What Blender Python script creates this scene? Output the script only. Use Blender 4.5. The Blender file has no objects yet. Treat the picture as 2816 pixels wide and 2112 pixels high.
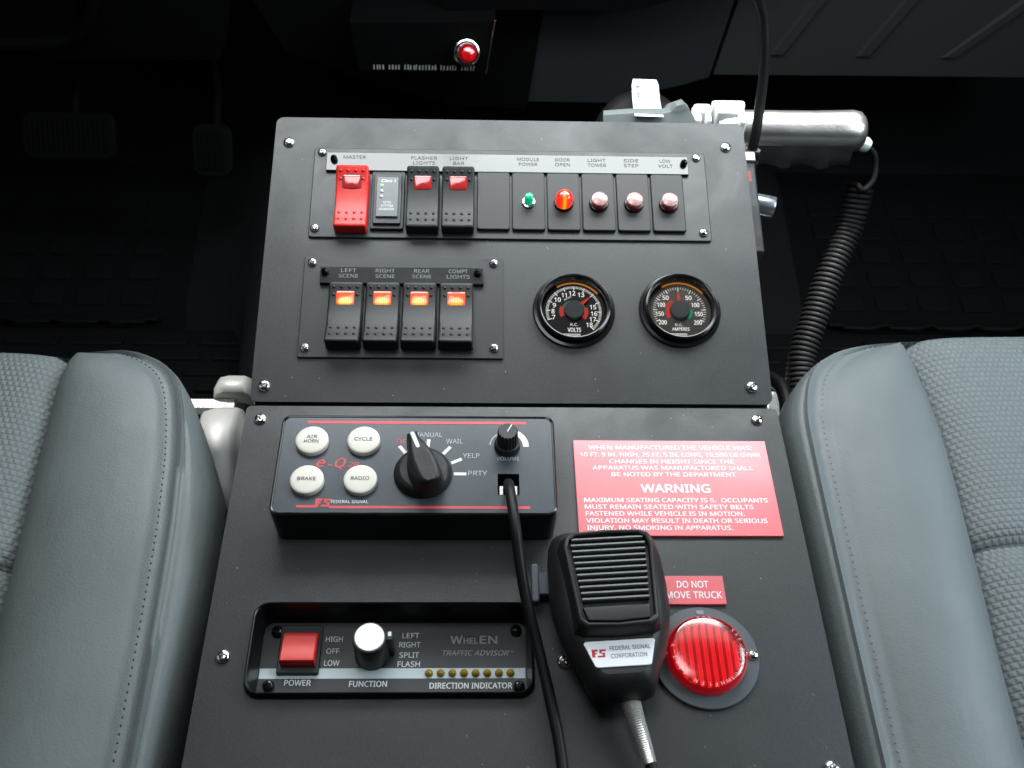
import bpy, bmesh, math, random
from mathutils import Vector, Matrix
random.seed(7)
C = bpy.context.scene.collection
PI = math.pi
def R(d): return math.radians(d)

# ------------------------------------------------------------------ camera
cd = bpy.data.cameras.new("camera"); cam = bpy.data.objects.new("camera", cd); C.objects.link(cam)
cam.matrix_world = Matrix(((0.99947515, -0.00645951, -0.03174414, -0.02151476),
                           (-0.01454987, 0.78600484, -0.6180491, -0.38848345),
                           (0.02894334, 0.61818659, 0.78549833, 0.51534251),
                           (0, 0, 0, 1)))
cd.sensor_width = 36; cd.lens = 36.05; cd.clip_start = .01; cd.clip_end = 50
cd.dof.use_dof = True; cd.dof.focus_distance = .62; cd.dof.aperture_fstop = 15
bpy.context.scene.camera = cam
# ------------------------------------------------------------------ world and lamps
w = bpy.data.worlds.new("World"); bpy.context.scene.world = w; w.use_nodes = True
bg = w.node_tree.nodes['Background']; bg.inputs[0].default_value = (.75, .9, 1, 1); bg.inputs[1].default_value = .02
vs = bpy.context.scene.view_settings
vs.view_transform = 'Standard'; vs.look = 'None'; vs.exposure = 0; vs.gamma = 1
def area(name, loc, target, sx, sy, power, col):
    l = bpy.data.lights.new(name, 'AREA'); l.shape = 'RECTANGLE'; l.size = sx; l.size_y = sy; l.energy = power; l.color = col
    o = bpy.data.objects.new(name, l); C.objects.link(o); o.location = loc
    d = Vector(target) - Vector(loc); o.rotation_euler = d.to_track_quat('-Z', 'Y').to_euler(); return o
def spot(name, loc, target, ang, power, col, blend=.1, size=.01):
    l = bpy.data.lights.new(name, 'SPOT'); l.energy = power; l.color = col; l.spot_size = R(ang); l.spot_blend = blend; l.shadow_soft_size = size
    o = bpy.data.objects.new(name, l); C.objects.link(o); o.location = loc
    d = Vector(target) - Vector(loc); o.rotation_euler = d.to_track_quat('-Z', 'Y').to_euler(); return o
# daylight through the windscreen and both door windows, plus added unseen fill lamps
area("windscreen_light", (0, .55, .74), (0, -.07, 0), 1.25, .50, 2.25, (.88, .97, 1))
area("sheen_fill_left", (-.155, .30, .33), (-.14, .18, .06), .20, .20, 1.25, (.93, .98, 1))  # unseen low lamp added for sheen on the upper panel and strip
area("sheen_fill_right", (.145, .30, .33), (.12, .18, .06), .36, .20, 2.7, (.93, .98, 1))  # its added pair; the gap between them darkens the strip reflection
area("passenger_window_light", (.74, -.06, .50), (.30, -.12, 0), .50, .30, 5.6, (.78, .92, 1))
area("driver_window_light", (-.95, -.2, .66), (-.24, -.16, 0), .6, .4, .45, (1, .96, .90))
area("lens_glint_fill", (-.17, .0, 1.15), (-.1, .05, 0), .34, .44, 2.6, (.95, .98, 1))  # unseen overhead lamp added to put white reflections in the rocker lenses
# narrow shafts of sunlight that pass between the dashboard and the console
spot("sun_shaft_grip", (.50, .80, 1.05), (.226, .262, .04), 6.0, 240, (1, .98, .94), .12)
spot("sun_shaft_left", (-.42, .50, .95), (-.206, .048, -.07), 3.5, 150, (1, .98, .94), .2)
spot("sun_shaft_right", (.50, .70, .95), (.212, .098, -.15), 4.0, 260, (1, .98, .94), .15)

# ------------------------------------------------------------------ materials
def P(name, col, rough=.5, metal=0, spec=.5, bump=None, coat=0, emit=None, estr=1, vary=None, sheen=0):
    m = bpy.data.materials.new(name); m.use_nodes = True; nt = m.node_tree; b = nt.nodes['Principled BSDF']
    b.inputs['Base Color'].default_value = (*col, 1); b.inputs['Roughness'].default_value = rough
    b.inputs['Metallic'].default_value = metal; b.inputs['Specular IOR Level'].default_value = spec
    b.inputs['Coat Weight'].default_value = coat; b.inputs['Coat Roughness'].default_value = .08
    if sheen: b.inputs['Sheen Weight'].default_value = sheen
    if emit: b.inputs['Emission Color'].default_value = (*emit, 1); b.inputs['Emission Strength'].default_value = estr
    tc = nt.nodes.new('ShaderNodeTexCoord')
    if vary:   # (scale, amount, stretch xyz)
        n = nt.nodes.new('ShaderNodeTexNoise'); n.inputs['Scale'].default_value = vary[0]; n.inputs['Detail'].default_value = 3
        mp = nt.nodes.new('ShaderNodeMapping'); mp.inputs['Scale'].default_value = vary[2]
        nt.links.new(tc.outputs['Object'], mp.inputs[0]); nt.links.new(mp.outputs[0], n.inputs[0])
        mr = nt.nodes.new('ShaderNodeMapRange'); mr.inputs[1].default_value = .3; mr.inputs[2].default_value = .7
        mr.inputs[3].default_value = 1 - vary[1]; mr.inputs[4].default_value = 1 + vary[1]
        nt.links.new(n.outputs[0], mr.inputs[0])
        mx = nt.nodes.new('ShaderNodeMix'); mx.data_type = 'RGBA'; mx.blend_type = 'MULTIPLY'; mx.inputs[0].default_value = 1
        mx.inputs[6].default_value = (*col, 1); nt.links.new(mr.outputs[0], mx.inputs[7]); nt.links.new(mx.outputs[2], b.inputs['Base Color'])
    if bump:   # list of (scale, distance, stretch)
        last = None
        for sc, di, st in bump:
            n = nt.nodes.new('ShaderNodeTexNoise'); n.inputs['Scale'].default_value = sc; n.inputs['Detail'].default_value = 2
            mp = nt.nodes.new('ShaderNodeMapping'); mp.inputs['Scale'].default_value = st
            nt.links.new(tc.outputs['Object'], mp.inputs[0]); nt.links.new(mp.outputs[0], n.inputs[0])
            bp = nt.nodes.new('ShaderNodeBump'); bp.inputs['Strength'].default_value = 1; bp.inputs['Distance'].default_value = di
            nt.links.new(n.outputs[0], bp.inputs['Height'])
            if last: nt.links.new(last.outputs[0], bp.inputs['Normal'])
            last = bp
        nt.links.new(last.outputs[0], b.inputs['Normal'])
    return m
I3 = (1, 1, 1)
M = {}
M['panel'] = P('textured_black_panel', (.0115, .0140, .0160), .47, spec=.56, bump=[(2400, .00012, (1, .3, 1)), (420, .00002, I3)], vary=(900, .22, (1, .3, 1)))
M['plate'] = P('black_switch_plate', (.014, .0165, .0185), .42, spec=.50, bump=[(900, .00004, I3)])
M['strip'] = P('engraved_gloss_strip', (.016, .018, .018), .17, spec=.78, bump=[(60, .0001, I3)], vary=(60, .15, I3))
M['plastic'] = P('satin_black_plastic', (.011, .012, .0125), .50, spec=.5, bump=[(700, .00005, I3)])
M['plastic_matt'] = P('matt_black_plastic', (.012, .012, .013), .55, spec=.4, bump=[(900, .00012, I3)])
M['gloss'] = P('gloss_black', (.008, .008, .009), .16, spec=.5)
M['rubber'] = P('black_cable_rubber', (.005, .005, .006), .48, spec=.25)
M['red_rocker'] = P('red_plastic', (.62, .018, .014), .38, bump=[(600, .00003, I3)])
M['chrome'] = P('chromed_steel', (.78, .77, .74), .16, metal=1)
M['black_chrome'] = P('blackened_steel', (.05, .055, .05), .2, metal=1)
M['recess'] = P('dark_recess', (.01, .01, .01), .5)
M['letter_dim'] = P('dim_engraved_lettering', (.055, .06, .06), .9, spec=.1)
M['letter_mid'] = P('mid_engraved_lettering', (.20, .21, .21), .6)
M['dial_print'] = P('glow_dial_print', (.80, .80, .78), .5, emit=(1, .97, .92), estr=.65)  # emission added so the print shows in the shaded recess
M['dial_reflection'] = P('dial_glass_reflection', (.19, .18, .155), .4)  # brownish grey puts the glass reflection into the dial colour
M['letter'] = P('engraved_lettering', (.30, .31, .31), .6)
M['letter_white'] = P('white_print', (.72, .75, .76), .5)
M['letter_red'] = P('red_print', (.60, .05, .06), .45)
M['letter_dark'] = P('dark_print', (.04, .045, .05), .5)
M['letter_grey'] = P('grey_print', (.40, .42, .44), .5)
M['button'] = P('white_button', (.68, .65, .57), .4)
M['face'] = P('slate_faceplate', (.036, .046, .057), .36, spec=.45, bump=[(900, .00003, I3)], vary=(500, .08, I3))
M['face2'] = P('charcoal_faceplate', (.028, .032, .036), .35, spec=.5)
M['band'] = P('pale_band', (.50, .58, .60), .4)
M['sign'] = P('red_acrylic_sign', (.66, .105, .125), .34, spec=.8, coat=.2, vary=(30, .06, I3))  # pinker red: gloss reflection put into the base colour
M['sign_edge'] = P('sign_core', (.6, .3, .3), .4)
M['flange'] = P('grey_flange', (.075, .088, .098), .4)
M['card'] = P('white_label', (.82, .84, .86), .35)
M['amber'] = P('amber_led', (.30, .20, .012), .2, coat=.6)
M['bluegrey'] = P('bluegrey_plastic', (.055, .068, .085), .35)
M['silver'] = P('silver_cast', (.50, .49, .46), .30, metal=.97, bump=[(600, .0001, I3)])
M['brushed'] = P('turned_aluminium', (.92, .93, .94), .35, metal=.45)
M['needle'] = P('needle_red', (.85, .05, .03), .4, emit=(1, .05, .02), estr=.25)
M['green_arc'] = P('green_print', (.03, .32, .17), .5, emit=(.02, .5, .25), estr=.25)  # small emission added to brighten the scale bands
M['red_arc'] = P('dial_red_print', (.65, .07, .05), .5, emit=(1, .05, .03), estr=.28)  # brightened by added emission like the green bands
M['orange_ring'] = P('orange_rim_reflection', (.55, .23, .05), .4, emit=(1, .42, .10), estr=.3)  # glowing arc stands for the amber reflection on the rim
M['dial'] = P('dial_black', (.014, .014, .014), .5)
M['hub'] = P('grey_hub', (.16, .185, .195), .5)
M['leather'] = P('grey_vinyl', (.128, .147, .150), .52, spec=.40, bump=[(760, .00022, (1, 1, 1)), (150, .00022, (1.6, .8, 1)), (18, .0012, (1.5, .5, 1))], vary=(11, .10, I3))
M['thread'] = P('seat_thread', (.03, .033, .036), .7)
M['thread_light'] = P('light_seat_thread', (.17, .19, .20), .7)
M['carpet'] = P('dark_carpet', (.008, .009, .010), .85, spec=.2, bump=[(700, .002, I3)], vary=(300, .4, I3))
M['carpet_mat'] = P('rubber_mat', (.0030, .0034, .0038), .7, spec=.12, bump=[(500, .0004, I3)])  # near black: footwell shade put into the colour
M['dash'] = P('dash_plastic', (.013, .0165, .018), .65, spec=.3, bump=[(500, .0002, I3)])
M['dash_dark'] = P('dark_dash_plastic', (.0014, .0016, .0018), .75, spec=.06, bump=[(500, .0002, I3)])  # shade of the unlit dash and footwell put into the colour
M['dash_warm'] = P('glovebox_plastic', (.021, .024, .024), .7, spec=.25, bump=[(500, .0002, I3)])
M['film'] = P('grey_housing', (.16, .18, .18), .45)

def smudge(m, lo, hi, sc):
    nt = m.node_tree; bs = nt.nodes['Principled BSDF']; tc = nt.nodes.new('ShaderNodeTexCoord'); n = nt.nodes.new('ShaderNodeTexNoise')
    n.inputs['Scale'].default_value = sc; n.inputs['Detail'].default_value = 6; n.inputs['Roughness'].default_value = .65; n.inputs['Distortion'].default_value = .8
    mr = nt.nodes.new('ShaderNodeMapRange'); mr.inputs[1].default_value = .35; mr.inputs[2].default_value = .68; mr.inputs[3].default_value = lo; mr.inputs[4].default_value = hi
    nt.links.new(tc.outputs['Object'], n.inputs[0]); nt.links.new(n.outputs[0], mr.inputs[0]); nt.links.new(mr.outputs[0], bs.inputs['Roughness'])
smudge(M['panel'], .38, .54, 16); smudge(M['plate'], .34, .48, 24); smudge(M['face'], .31, .37, 14); smudge(M['leather'], .44, .58, 20); smudge(M['plastic_matt'], .42, .60, 40)
smudge(M['sign'], .30, .38, 12); smudge(M['silver'], .28, .34, 40)

# woven seat cloth: brick shaped bulges
def weave():
    m = P('woven_seat_cloth', (.235, .270, .285), .6, spec=.35); nt = m.node_tree; b = nt.nodes['Principled BSDF']
    tc = nt.nodes.new('ShaderNodeTexCoord'); mp = nt.nodes.new('ShaderNodeMapping'); mp.inputs['Scale'].default_value = (1, 1, 1)
    br = nt.nodes.new('ShaderNodeTexBrick'); br.inputs['Scale'].default_value = 1.0
    br.inputs['Brick Width'].default_value = .0037; br.inputs['Row Height'].default_value = .0040; br.inputs['Mortar Size'].default_value = .0015
    br.inputs['Mortar Smooth'].default_value = 1.0; br.offset = .5
    br.inputs['Color1'].default_value = (1, 1, 1, 1); br.inputs['Color2'].default_value = (.85, .85, .85, 1); br.inputs['Mortar'].default_value = (0, 0, 0, 1)
    nt.links.new(tc.outputs['Object'], mp.inputs[0]); nt.links.new(mp.outputs[0], br.inputs[0])
    bp = nt.nodes.new('ShaderNodeBump'); bp.inputs['Strength'].default_value = .55; bp.inputs['Distance'].default_value = .0011
    nt.links.new(br.outputs['Color'], bp.inputs['Height']); nt.links.new(bp.outputs[0], b.inputs['Normal'])
    mx = nt.nodes.new('ShaderNodeMix'); mx.data_type = 'RGBA'; mx.inputs[6].default_value = (.122, .140, .144, 1); mx.inputs[7].default_value = (.152, .173, .177, 1)
    nt.links.new(br.outputs['Color'], mx.inputs[0]); nt.links.new(mx.outputs[2], b.inputs['Base Color'])
    return m
M['weave'] = weave()

# clear glass or tinted lens that lets light through: transparent mixed with gloss
def glassy(name, tint, rough=.03, ior=1.5, minr=0.0):
    m = bpy.data.materials.new(name); m.use_nodes = True; nt = m.node_tree; nt.nodes.clear()
    o = nt.nodes.new('ShaderNodeOutputMaterial'); mx = nt.nodes.new('ShaderNodeMixShader')
    t = nt.nodes.new('ShaderNodeBsdfTransparent'); t.inputs[0].default_value = (*tint, 1)
    g = nt.nodes.new('ShaderNodeBsdfGlossy'); g.inputs['Roughness'].default_value = rough
    f = nt.nodes.new('ShaderNodeFresnel'); f.inputs[0].default_value = ior
    ad = nt.nodes.new('ShaderNodeMath'); ad.operation = 'MAXIMUM'; ad.inputs[1].default_value = minr
    nt.links.new(f.outputs[0], ad.inputs[0]); nt.links.new(ad.outputs[0], mx.inputs[0])
    nt.links.new(t.outputs[0], mx.inputs[1]); nt.links.new(g.outputs[0], mx.inputs[2]); nt.links.new(mx.outputs[0], o.inputs[0]); return m
M['glass'] = glassy('clear_glass', (1, 1, 1), .02, 1.5)
M['red_glass'] = glassy('red_lens_shell', (1, .62, .62), .17, 1.8, .13)
M['red_dome'] = P('red_lens', (.55, .008, .010), .10, coat=1, spec=.8)
M['green_dome'] = P('green_lens', (.005, .35, .14), .08, coat=1, emit=(0, .9, .45), estr=.35)
M['red_inner'] = P('ribbed_red_reflector', (.85, .04, .06), .25, spec=.8, emit=(1, .03, .05), estr=.5)
M['red_dark'] = P('red_side', (.50, .008, .014), .2, coat=.6, emit=(1, .005, .015), estr=.13)

# lit rocker lens: amber glow with fresnel lines (the lamp inside is on)
def lit(name, cy=-.3, strength=1.6, c0=(1, .55, .04), c1=(.75, .05, .01)):
    m = bpy.data.materials.new(name); m.use_nodes = True; nt = m.node_tree; b = nt.nodes['Principled BSDF']
    b.inputs['Base Color'].default_value = (.5, .08, .03, 1); b.inputs['Roughness'].default_value = .14; b.inputs['Coat Weight'].default_value = .6
    tc = nt.nodes.new('ShaderNodeTexCoord'); sp = nt.nodes.new('ShaderNodeSeparateXYZ'); nt.links.new(tc.outputs['Generated'], sp.inputs[0])
    def math_(op, a, bb):
        n = nt.nodes.new('ShaderNodeMath'); n.operation = op
        for i, v in enumerate((a, bb)):
            if v is None: continue
            if isinstance(v, (int, float)): n.inputs[i].default_value = v
            else: nt.links.new(v, n.inputs[i])
        return n.outputs[0]
    dx = math_('SUBTRACT', sp.outputs[0], .5); dy = math_('SUBTRACT', sp.outputs[1], .18)
    d = math_('SQRT', math_('ADD', math_('MULTIPLY', dx, dx), math_('MULTIPLY', dy, dy)), None)
    cr = nt.nodes.new('ShaderNodeValToRGB'); e = cr.color_ramp.elements
    e[0].position = 0; e[0].color = (1, .62, .05, 1); e[1].position = .62; e[1].color = (.5, .02, .005, 1)
    k = e.new(.33); k.color = (1, .42, .02, 1); k = e.new(.42); k.color = (.80, .09, .01, 1)
    nt.links.new(d, cr.inputs[0])
    st = math_('ADD', math_('MULTIPLY', math_('SINE', math_('MULTIPLY', sp.outputs[0], 62), None), .35), .75)
    nt.links.new(cr.outputs[0], b.inputs['Emission Color'])
    nt.links.new(math_('MULTIPLY', st, strength), b.inputs['Emission Strength'])
    return m
M['lit'] = lit('lit_amber_lens')
for k_, s_ in enumerate((1.75, 1.35, 1.5, 1.15)): M['lit%d' % k_] = lit('lit_amber_lens_%d' % k_, strength=s_)
def lamp_lit():
    m = bpy.data.materials.new('lit_red_dome'); m.use_nodes = True; nt = m.node_tree; b = nt.nodes['Principled BSDF']
    b.inputs['Base Color'].default_value = (.6, .01, .01, 1); b.inputs['Roughness'].default_value = .15; b.inputs['Coat Weight'].default_value = .8
    tc = nt.nodes.new('ShaderNodeTexCoord'); sp = nt.nodes.new('ShaderNodeSeparateXYZ'); nt.links.new(tc.outputs['Generated'], sp.inputs[0])
    s = nt.nodes.new('ShaderNodeMath'); s.operation = 'SUBTRACT'; s.inputs[1].default_value = .5; nt.links.new(sp.outputs[0], s.inputs[0])
    a = nt.nodes.new('ShaderNodeMath'); a.operation = 'ABSOLUTE'; nt.links.new(s.outputs[0], a.inputs[0])
    cr = nt.nodes.new('ShaderNodeValToRGB'); e = cr.color_ramp.elements
    e[0].position = 0; e[0].color = (1, .45, .02, 1); e[1].position = .5; e[1].color = (.7, .015, .008, 1); k = e.new(.07); k.color = (1, .25, .01, 1); k = e.new(.15); k.color = (.95, .04, .008, 1)
    nt.links.new(a.outputs[0], cr.inputs[0]); nt.links.new(cr.outputs[0], b.inputs['Emission Color']); b.inputs['Emission Strength'].default_value = 1.1
    return m
M['lamp_lit'] = lamp_lit()

# ------------------------------------------------------------------ geometry helpers (all sizes in millimetres)
def rr(w, h, r, n=4, cx=0, cy=0):
    """rounded rectangle outline, counter-clockwise"""
    r = min(r, w/2-.01, h/2-.01); out = []
    for sx, sy, a0 in ((1, 1, 0), (-1, 1, 90), (-1, -1, 180), (1, -1, 270)):
        for i in range(n+1):
            a = R(a0 + 90*i/n); out.append((cx + sx*(w/2-r) + r*math.cos(a), cy + sy*(h/2-r) + r*math.sin(a)))
    return out
def circ(r, n=32, cx=0, cy=0, ph=0): return [(cx + r*math.cos(2*PI*i/n+ph), cy + r*math.sin(2*PI*i/n+ph)) for i in range(n)]
class G:
    """collects shapes; build() links them as ONE mesh object"""
    def __init__(s): s.v = []; s.f = []
    def loft(s, rings, cap0=False, cap1=True, closed=True):
        n = len(rings[0]); b = len(s.v)
        for r in rings: s.v += [tuple(p) for p in r]
        for k in range(len(rings)-1):
            for i in range(n if closed else n-1):
                j = (i+1) % n; s.f.append((b+k*n+i, b+k*n+j, b+(k+1)*n+j, b+(k+1)*n+i))
        if cap0: s.f.append(tuple(b+i for i in reversed(range(n))))
        if cap1: s.f.append(tuple(b+(len(rings)-1)*n+i for i in range(n)))
        return s
    def prism(s, outline, z0, z1, bev=.5, cap0=False, cx=0, cy=0):
        """outline raised from z0 to z1 with a bevelled top edge; bevel shrinks about centre cx, cy"""
        xs = [p[0] for p in outline]; ys = [p[1] for p in outline]
        cx = (min(xs)+max(xs))/2; cy = (min(ys)+max(ys))/2; w = (max(xs)-min(xs))/2; h = (max(ys)-min(ys))/2
        rings = [[(x, y, z0) for x, y in outline]]
        if bev > 0:
            rings.append([(x, y, z1-bev) for x, y in outline])
            for a in (30, 60, 90):
                d = bev*(1-math.cos(R(a))); z = z1-bev+bev*math.sin(R(a)); fx = 1-d/w; fy = 1-d/h
                rings.append([(cx+(x-cx)*fx, cy+(y-cy)*fy, z) for x, y in outline])
        else: rings.append([(x, y, z1) for x, y in outline])
        return s.loft(rings, cap0, True)
    def box(s, w, h, z0, z1, r=1, bev=.5, cx=0, cy=0, n=4): return s.prism(rr(w, h, r, n, cx, cy), z0, z1, bev)
    def lathe(s, prof, n=32, cx=0, cy=0, cap0=False, cap1=True):
        return s.loft([[(cx+r*math.cos(2*PI*i/n), cy+r*math.sin(2*PI*i/n), z) for i in range(n)] for r, z in prof], cap0, cap1)
    def tube(s, pts, r, n=10, cap=True, rs=None):
        pts = [Vector(p) for p in pts]; rings = []; N = None
        for i, p in enumerate(pts):
            t = (pts[min(i+1, len(pts)-1)] - pts[max(i-1, 0)]).normalized()
            if N is None:
                N = t.orthogonal().normalized()
            N = (N - t*N.dot(t)).normalized(); B = t.cross(N); q = rs[i] if rs else r
            rings.append([tuple(p + (N*math.cos(2*PI*k/n) + B*math.sin(2*PI*k/n))*q) for k in range(n)])
        return s.loft(rings, cap, cap)
    def quad(s, a, b, c, d): k = len(s.v); s.v += [a, b, c, d]; s.f.append((k, k+1, k+2, k+3)); return s
    def sector(s, r0, r1, a0, a1, z, n=16, cx=0, cy=0):
        b = len(s.v)
        for i in range(n+1):
            a = R(a0+(a1-a0)*i/n)
            s.v += [(cx+r0*math.cos(a), cy+r0*math.sin(a), z), (cx+r1*math.cos(a), cy+r1*math.sin(a), z)]
        for i in range(n):
            q = (b+2*i, b+2*i+1, b+2*i+3, b+2*i+2); s.f.append(q if a1 > a0 else q[::-1])
        return s
    def xf(s, m):
        s.v = [tuple(m @ Vector(p)) for p in s.v]; return s
    def add(s, o):
        b = len(s.v); s.v += o.v; s.f += [tuple(b+i for i in f) for f in o.f]; return s
    def mesh(s, name, m, ang=35, scale=.001, flat=False):
        me = bpy.data.meshes.new(name); me.from_pydata([(x*scale, y*scale, z*scale) for x, y, z in s.v], [], s.f)
        me.materials.append(M[m] if isinstance(m, str) else m)
        bm = bmesh.new(); bm.from_mesh(me); bmesh.ops.recalc_face_normals(bm, faces=bm.faces)
        big = [e.index for e in bm.edges if any(len(f.verts) > 7 for f in e.link_faces)]
        bm.to_mesh(me); bm.free()
        if not flat:
            me.shade_smooth(); me.set_sharp_from_angle(angle=R(ang))
            at = me.attributes.get('sharp_edge') or me.attributes.new('sharp_edge', 'BOOLEAN', 'EDGE')
            for e in big: at.data[e].value = True
        return me
    def build(s, name, m, parent=None, loc=(0, 0, 0), rz=0, ang=35):
        return link(name, s.mesh(name, m, ang), parent, loc, rz)
def link(name, me, parent=None, loc=(0, 0, 0), rz=0):
    o = bpy.data.objects.new(name, me); C.objects.link(o); o.parent = parent
    o.location = [c*.001 for c in loc]; o.rotation_euler = (0, 0, rz); return o
def crom(pts, per=8):
    """smooth curve through points"""
    p = [Vector(q) for q in pts]; p = [p[0]*2-p[1]] + p + [p[-1]*2-p[-2]]; out = []
    for i in range(1, len(p)-2):
        for k in range(per):
            t = k/per; a, b, c, d = p[i-1:i+3]
            out.append(.5*((2*b)+(c-a)*t+(2*a-5*b+4*c-d)*t*t+(3*b-a-3*c+d)*t**3))
    out.append(p[-2]); return out
# frames: LOWER panel = world, UPPER panel tilts 16.1 degrees about the seam
A = .28089683
UP = Matrix.Rotation(A, 4, 'X'); LO = Matrix.Identity(4)
def thing(name, label, cat, frame=LO, at=(0, 0, 0), group=None, rz=0):
    o = bpy.data.objects.new(name, None); C.objects.link(o); o.empty_display_size = .01
    o.matrix_world = frame @ Matrix.Translation([c*.001 for c in at]) @ Matrix.Rotation(rz, 4, 'Z')
    o['label'] = label; o['category'] = cat
    if group: o['group'] = group
    return o
def tag(o, label, cat, group=None):
    o['label'] = label; o['category'] = cat
    if group: o['group'] = group
    return o
def struct(o): o['kind'] = 'structure'; return o
def stuff(o): o['kind'] = 'stuff'; return o

_tc = {}
_ch = []
def capH():
    if not _ch:
        _ch.append(1)
        cu = bpy.data.curves.new('t', 'FONT'); cu.body = 'H'
        if FONT: cu.font = FONT
        ob = bpy.data.objects.new('t', cu); C.objects.link(ob); bpy.context.view_layer.update(); _ch[0] = ob.dimensions.y
        bpy.data.objects.remove(ob); bpy.data.curves.remove(cu)
    return _ch[0] or .72
try: FONT = bpy.data.fonts.load(bpy.utils.system_resource('DATAFILES', path='fonts') + '/NotoSansMath-Regular.woff2')
except Exception: FONT = None
def text(s, cx, cy, z, h, m, parent, w=None, bold=0, rot=0, shear=0, al='c', th=.12, name='lettering'):
    """lettering h mm high (capitals), w mm wide in all, as a thin raised mesh"""
    fat = bold*h*.9; bold = 0
    key = (s, bold, shear)
    if key not in _tc:
        cu = bpy.data.curves.new('t', 'FONT'); cu.body = s
        if FONT: cu.font = FONT
        cu.size = 1; cu.offset = bold; cu.resolution_u = 2; cu.extrude = .01; cu.shear = shear
        ob = bpy.data.objects.new('t', cu); C.objects.link(ob); dg = bpy.context.evaluated_depsgraph_get(); dg.update()
        me = bpy.data.meshes.new_from_object(ob.evaluated_get(dg)); bpy.data.objects.remove(ob); bpy.data.curves.remove(cu)
        _tc[key] = ([tuple(v.co) for v in me.vertices], [tuple(p.vertices) for p in me.polygons]); bpy.data.meshes.remove(me)
    vs_, fs = _tc[key]
    x0 = min(v[0] for v in vs_); x1 = max(v[0] for v in vs_); sc = h/capH(); sx = (w/(x1-x0)) if w else sc*.92
    ox = {'c': (x0+x1)/2, 'l': x0, 'r': x1}[al]; cyy = capH()/2
    g = G(); g.v = [((x-ox)*sx, (y-cyy)*sc, 0 if zz < 0 else th) for x, y, zz in vs_]; g.f = list(fs)
    if fat > .008*h:      # heavier weight: thin copies laid a hair above one another
        base = list(g.v)
        for k, (dx, dy) in enumerate(((-1, 0), (1, 0), (0, .8), (0, -.8))):
            o_ = G(); o_.v = [(x+dx*fat, y+dy*fat, z_+.012*(k+1)) for x, y, z_ in base]; o_.f = list(fs); g.add(o_)
    me = g.mesh(name, m, flat=True)
    return link(name, me, parent, (cx, cy, z), R(rot))
def arc_text(s, cx, cy, z, rad, a_mid, h, m, parent, step, flip=False, bold=0):
    """one letter at a time around a ring"""
    n = len(s)
    for i, ch in enumerate(s):
        if ch == ' ': continue
        a = a_mid - (i-(n-1)/2)*step*(-1 if flip else 1)
        text(ch, cx+rad*math.cos(R(a)), cy+rad*math.sin(R(a)), z, h, m, parent, rot=a-90+(180 if flip else 0), bold=bold)

def screw_mesh(Rr, H, m, n=32, name='screw'):
    def rc(t): c, s_ = abs(math.cos(t)), abs(math.sin(t)); return min(.50*Rr, .13*Rr/max(min(c, s_), 1e-3))
    def ring(f, z): return [(f(2*PI*(i+.5)/n)*math.cos(2*PI*(i+.5)/n), f(2*PI*(i+.5)/n)*math.sin(2*PI*(i+.5)/n), z) for i in range(n)]
    g = G(); g.loft([ring(lambda t: Rr, 0), ring(lambda t: Rr, .22*H), ring(lambda t: .93*Rr, .5*H), ring(lambda t: .8*Rr, .75*H), ring(lambda t: .62*Rr, .92*H),
                     ring(rc, H), ring(lambda t: .85*rc(t), .35*H)])
    return g.mesh(name, m, 40)
SC_BIG = screw_mesh(4.0, 2.6, 'chrome'); SC_MED = screw_mesh(3.1, 2.4, 'chrome'); SC_BLK = screw_mesh(2.5, 4.2, 'black_chrome'); SC_SM = screw_mesh(2.9, 2.2, 'chrome')
SC_DARK = screw_mesh(3.2, 3.0, 'gloss')
def screw(me, parent, x, y, z, name='screw'):
    return link(name, me, parent, (x, y, z), random.uniform(0, PI/2))
def plate_with_holes(outline, holes, z0, z1):
    """flat sheet with openings, sides closed"""
    g = G(); bm = bmesh.new(); loops = [outline]+holes; es = []
    for lp in loops:
        vs_ = [bm.verts.new((x, y, z1)) for x, y in lp]
        for i in range(len(vs_)): es.append(bm.edges.new((vs_[i], vs_[(i+1) % len(vs_)])))
    bmesh.ops.triangle_fill(bm, edges=es, use_beauty=True, use_dissolve=False)
    bm.verts.index_update(); g.v = [tuple(v.co) for v in bm.verts]; g.f = [tuple(v.index for v in f.verts) for f in bm.faces]; bm.free()
    for lp in loops: g.loft([[(x, y, z0) for x, y in lp], [(x, y, z1) for x, y in lp]], False, False)
    return g
# ================================================================== console
con = thing('control_console', 'long black control console of two textured sheet panels between the seats', 'console')
ta_hole = rr(147, 49, 6, 4, -66.8, -163)
bm_up = plate_with_holes(rr(330, 214.5, 5, 4, 0, 108.7), [circ(24, 40, 40, 66.4), circ(24, 40, 109.8, 67.2)], -2.6, 0); u = bm_up.build('upper_panel', 'panel', con); u.matrix_parent_inverse = Matrix.Identity(4)
u.rotation_euler = (A, 0, 0)
g = plate_with_holes(rr(333, 300, 3, 3, .3, -151.6), [ta_hole], -2.6, 0); lp = g.build('lower_panel', 'panel', con)
G().loft([[(x, y, -45) for x, y in rr(292, 296, 10, 4, 0, -152)], [(x, y, -5.2) for x, y in rr(324, 297, 6, 4, 0, -151)]], True, False).build('lower_box', 'plastic_matt', con)
ub = G().loft([[(x, y, -70) for x, y in rr(280, 200, 6, 4, 0, 104)], [(x, y, -9) for x, y in rr(318, 206, 6, 4, 0, 107)]], True, False).build('upper_box', 'plastic_matt', con); ub.rotation_euler = (A, 0, 0)
for x, y in ((-155, 194.7), (151, 195.5), (-156.7, 11.9), (152.5, 13.1)): screw(SC_BIG, u, x, y, 0)
for x, y in ((-156.4, -12.1), (152.7, -10.8), (-154.9, -166.4), (24, -169.6), (155.3, -225.5)): screw(SC_BIG, lp, x, y, 0)
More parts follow.
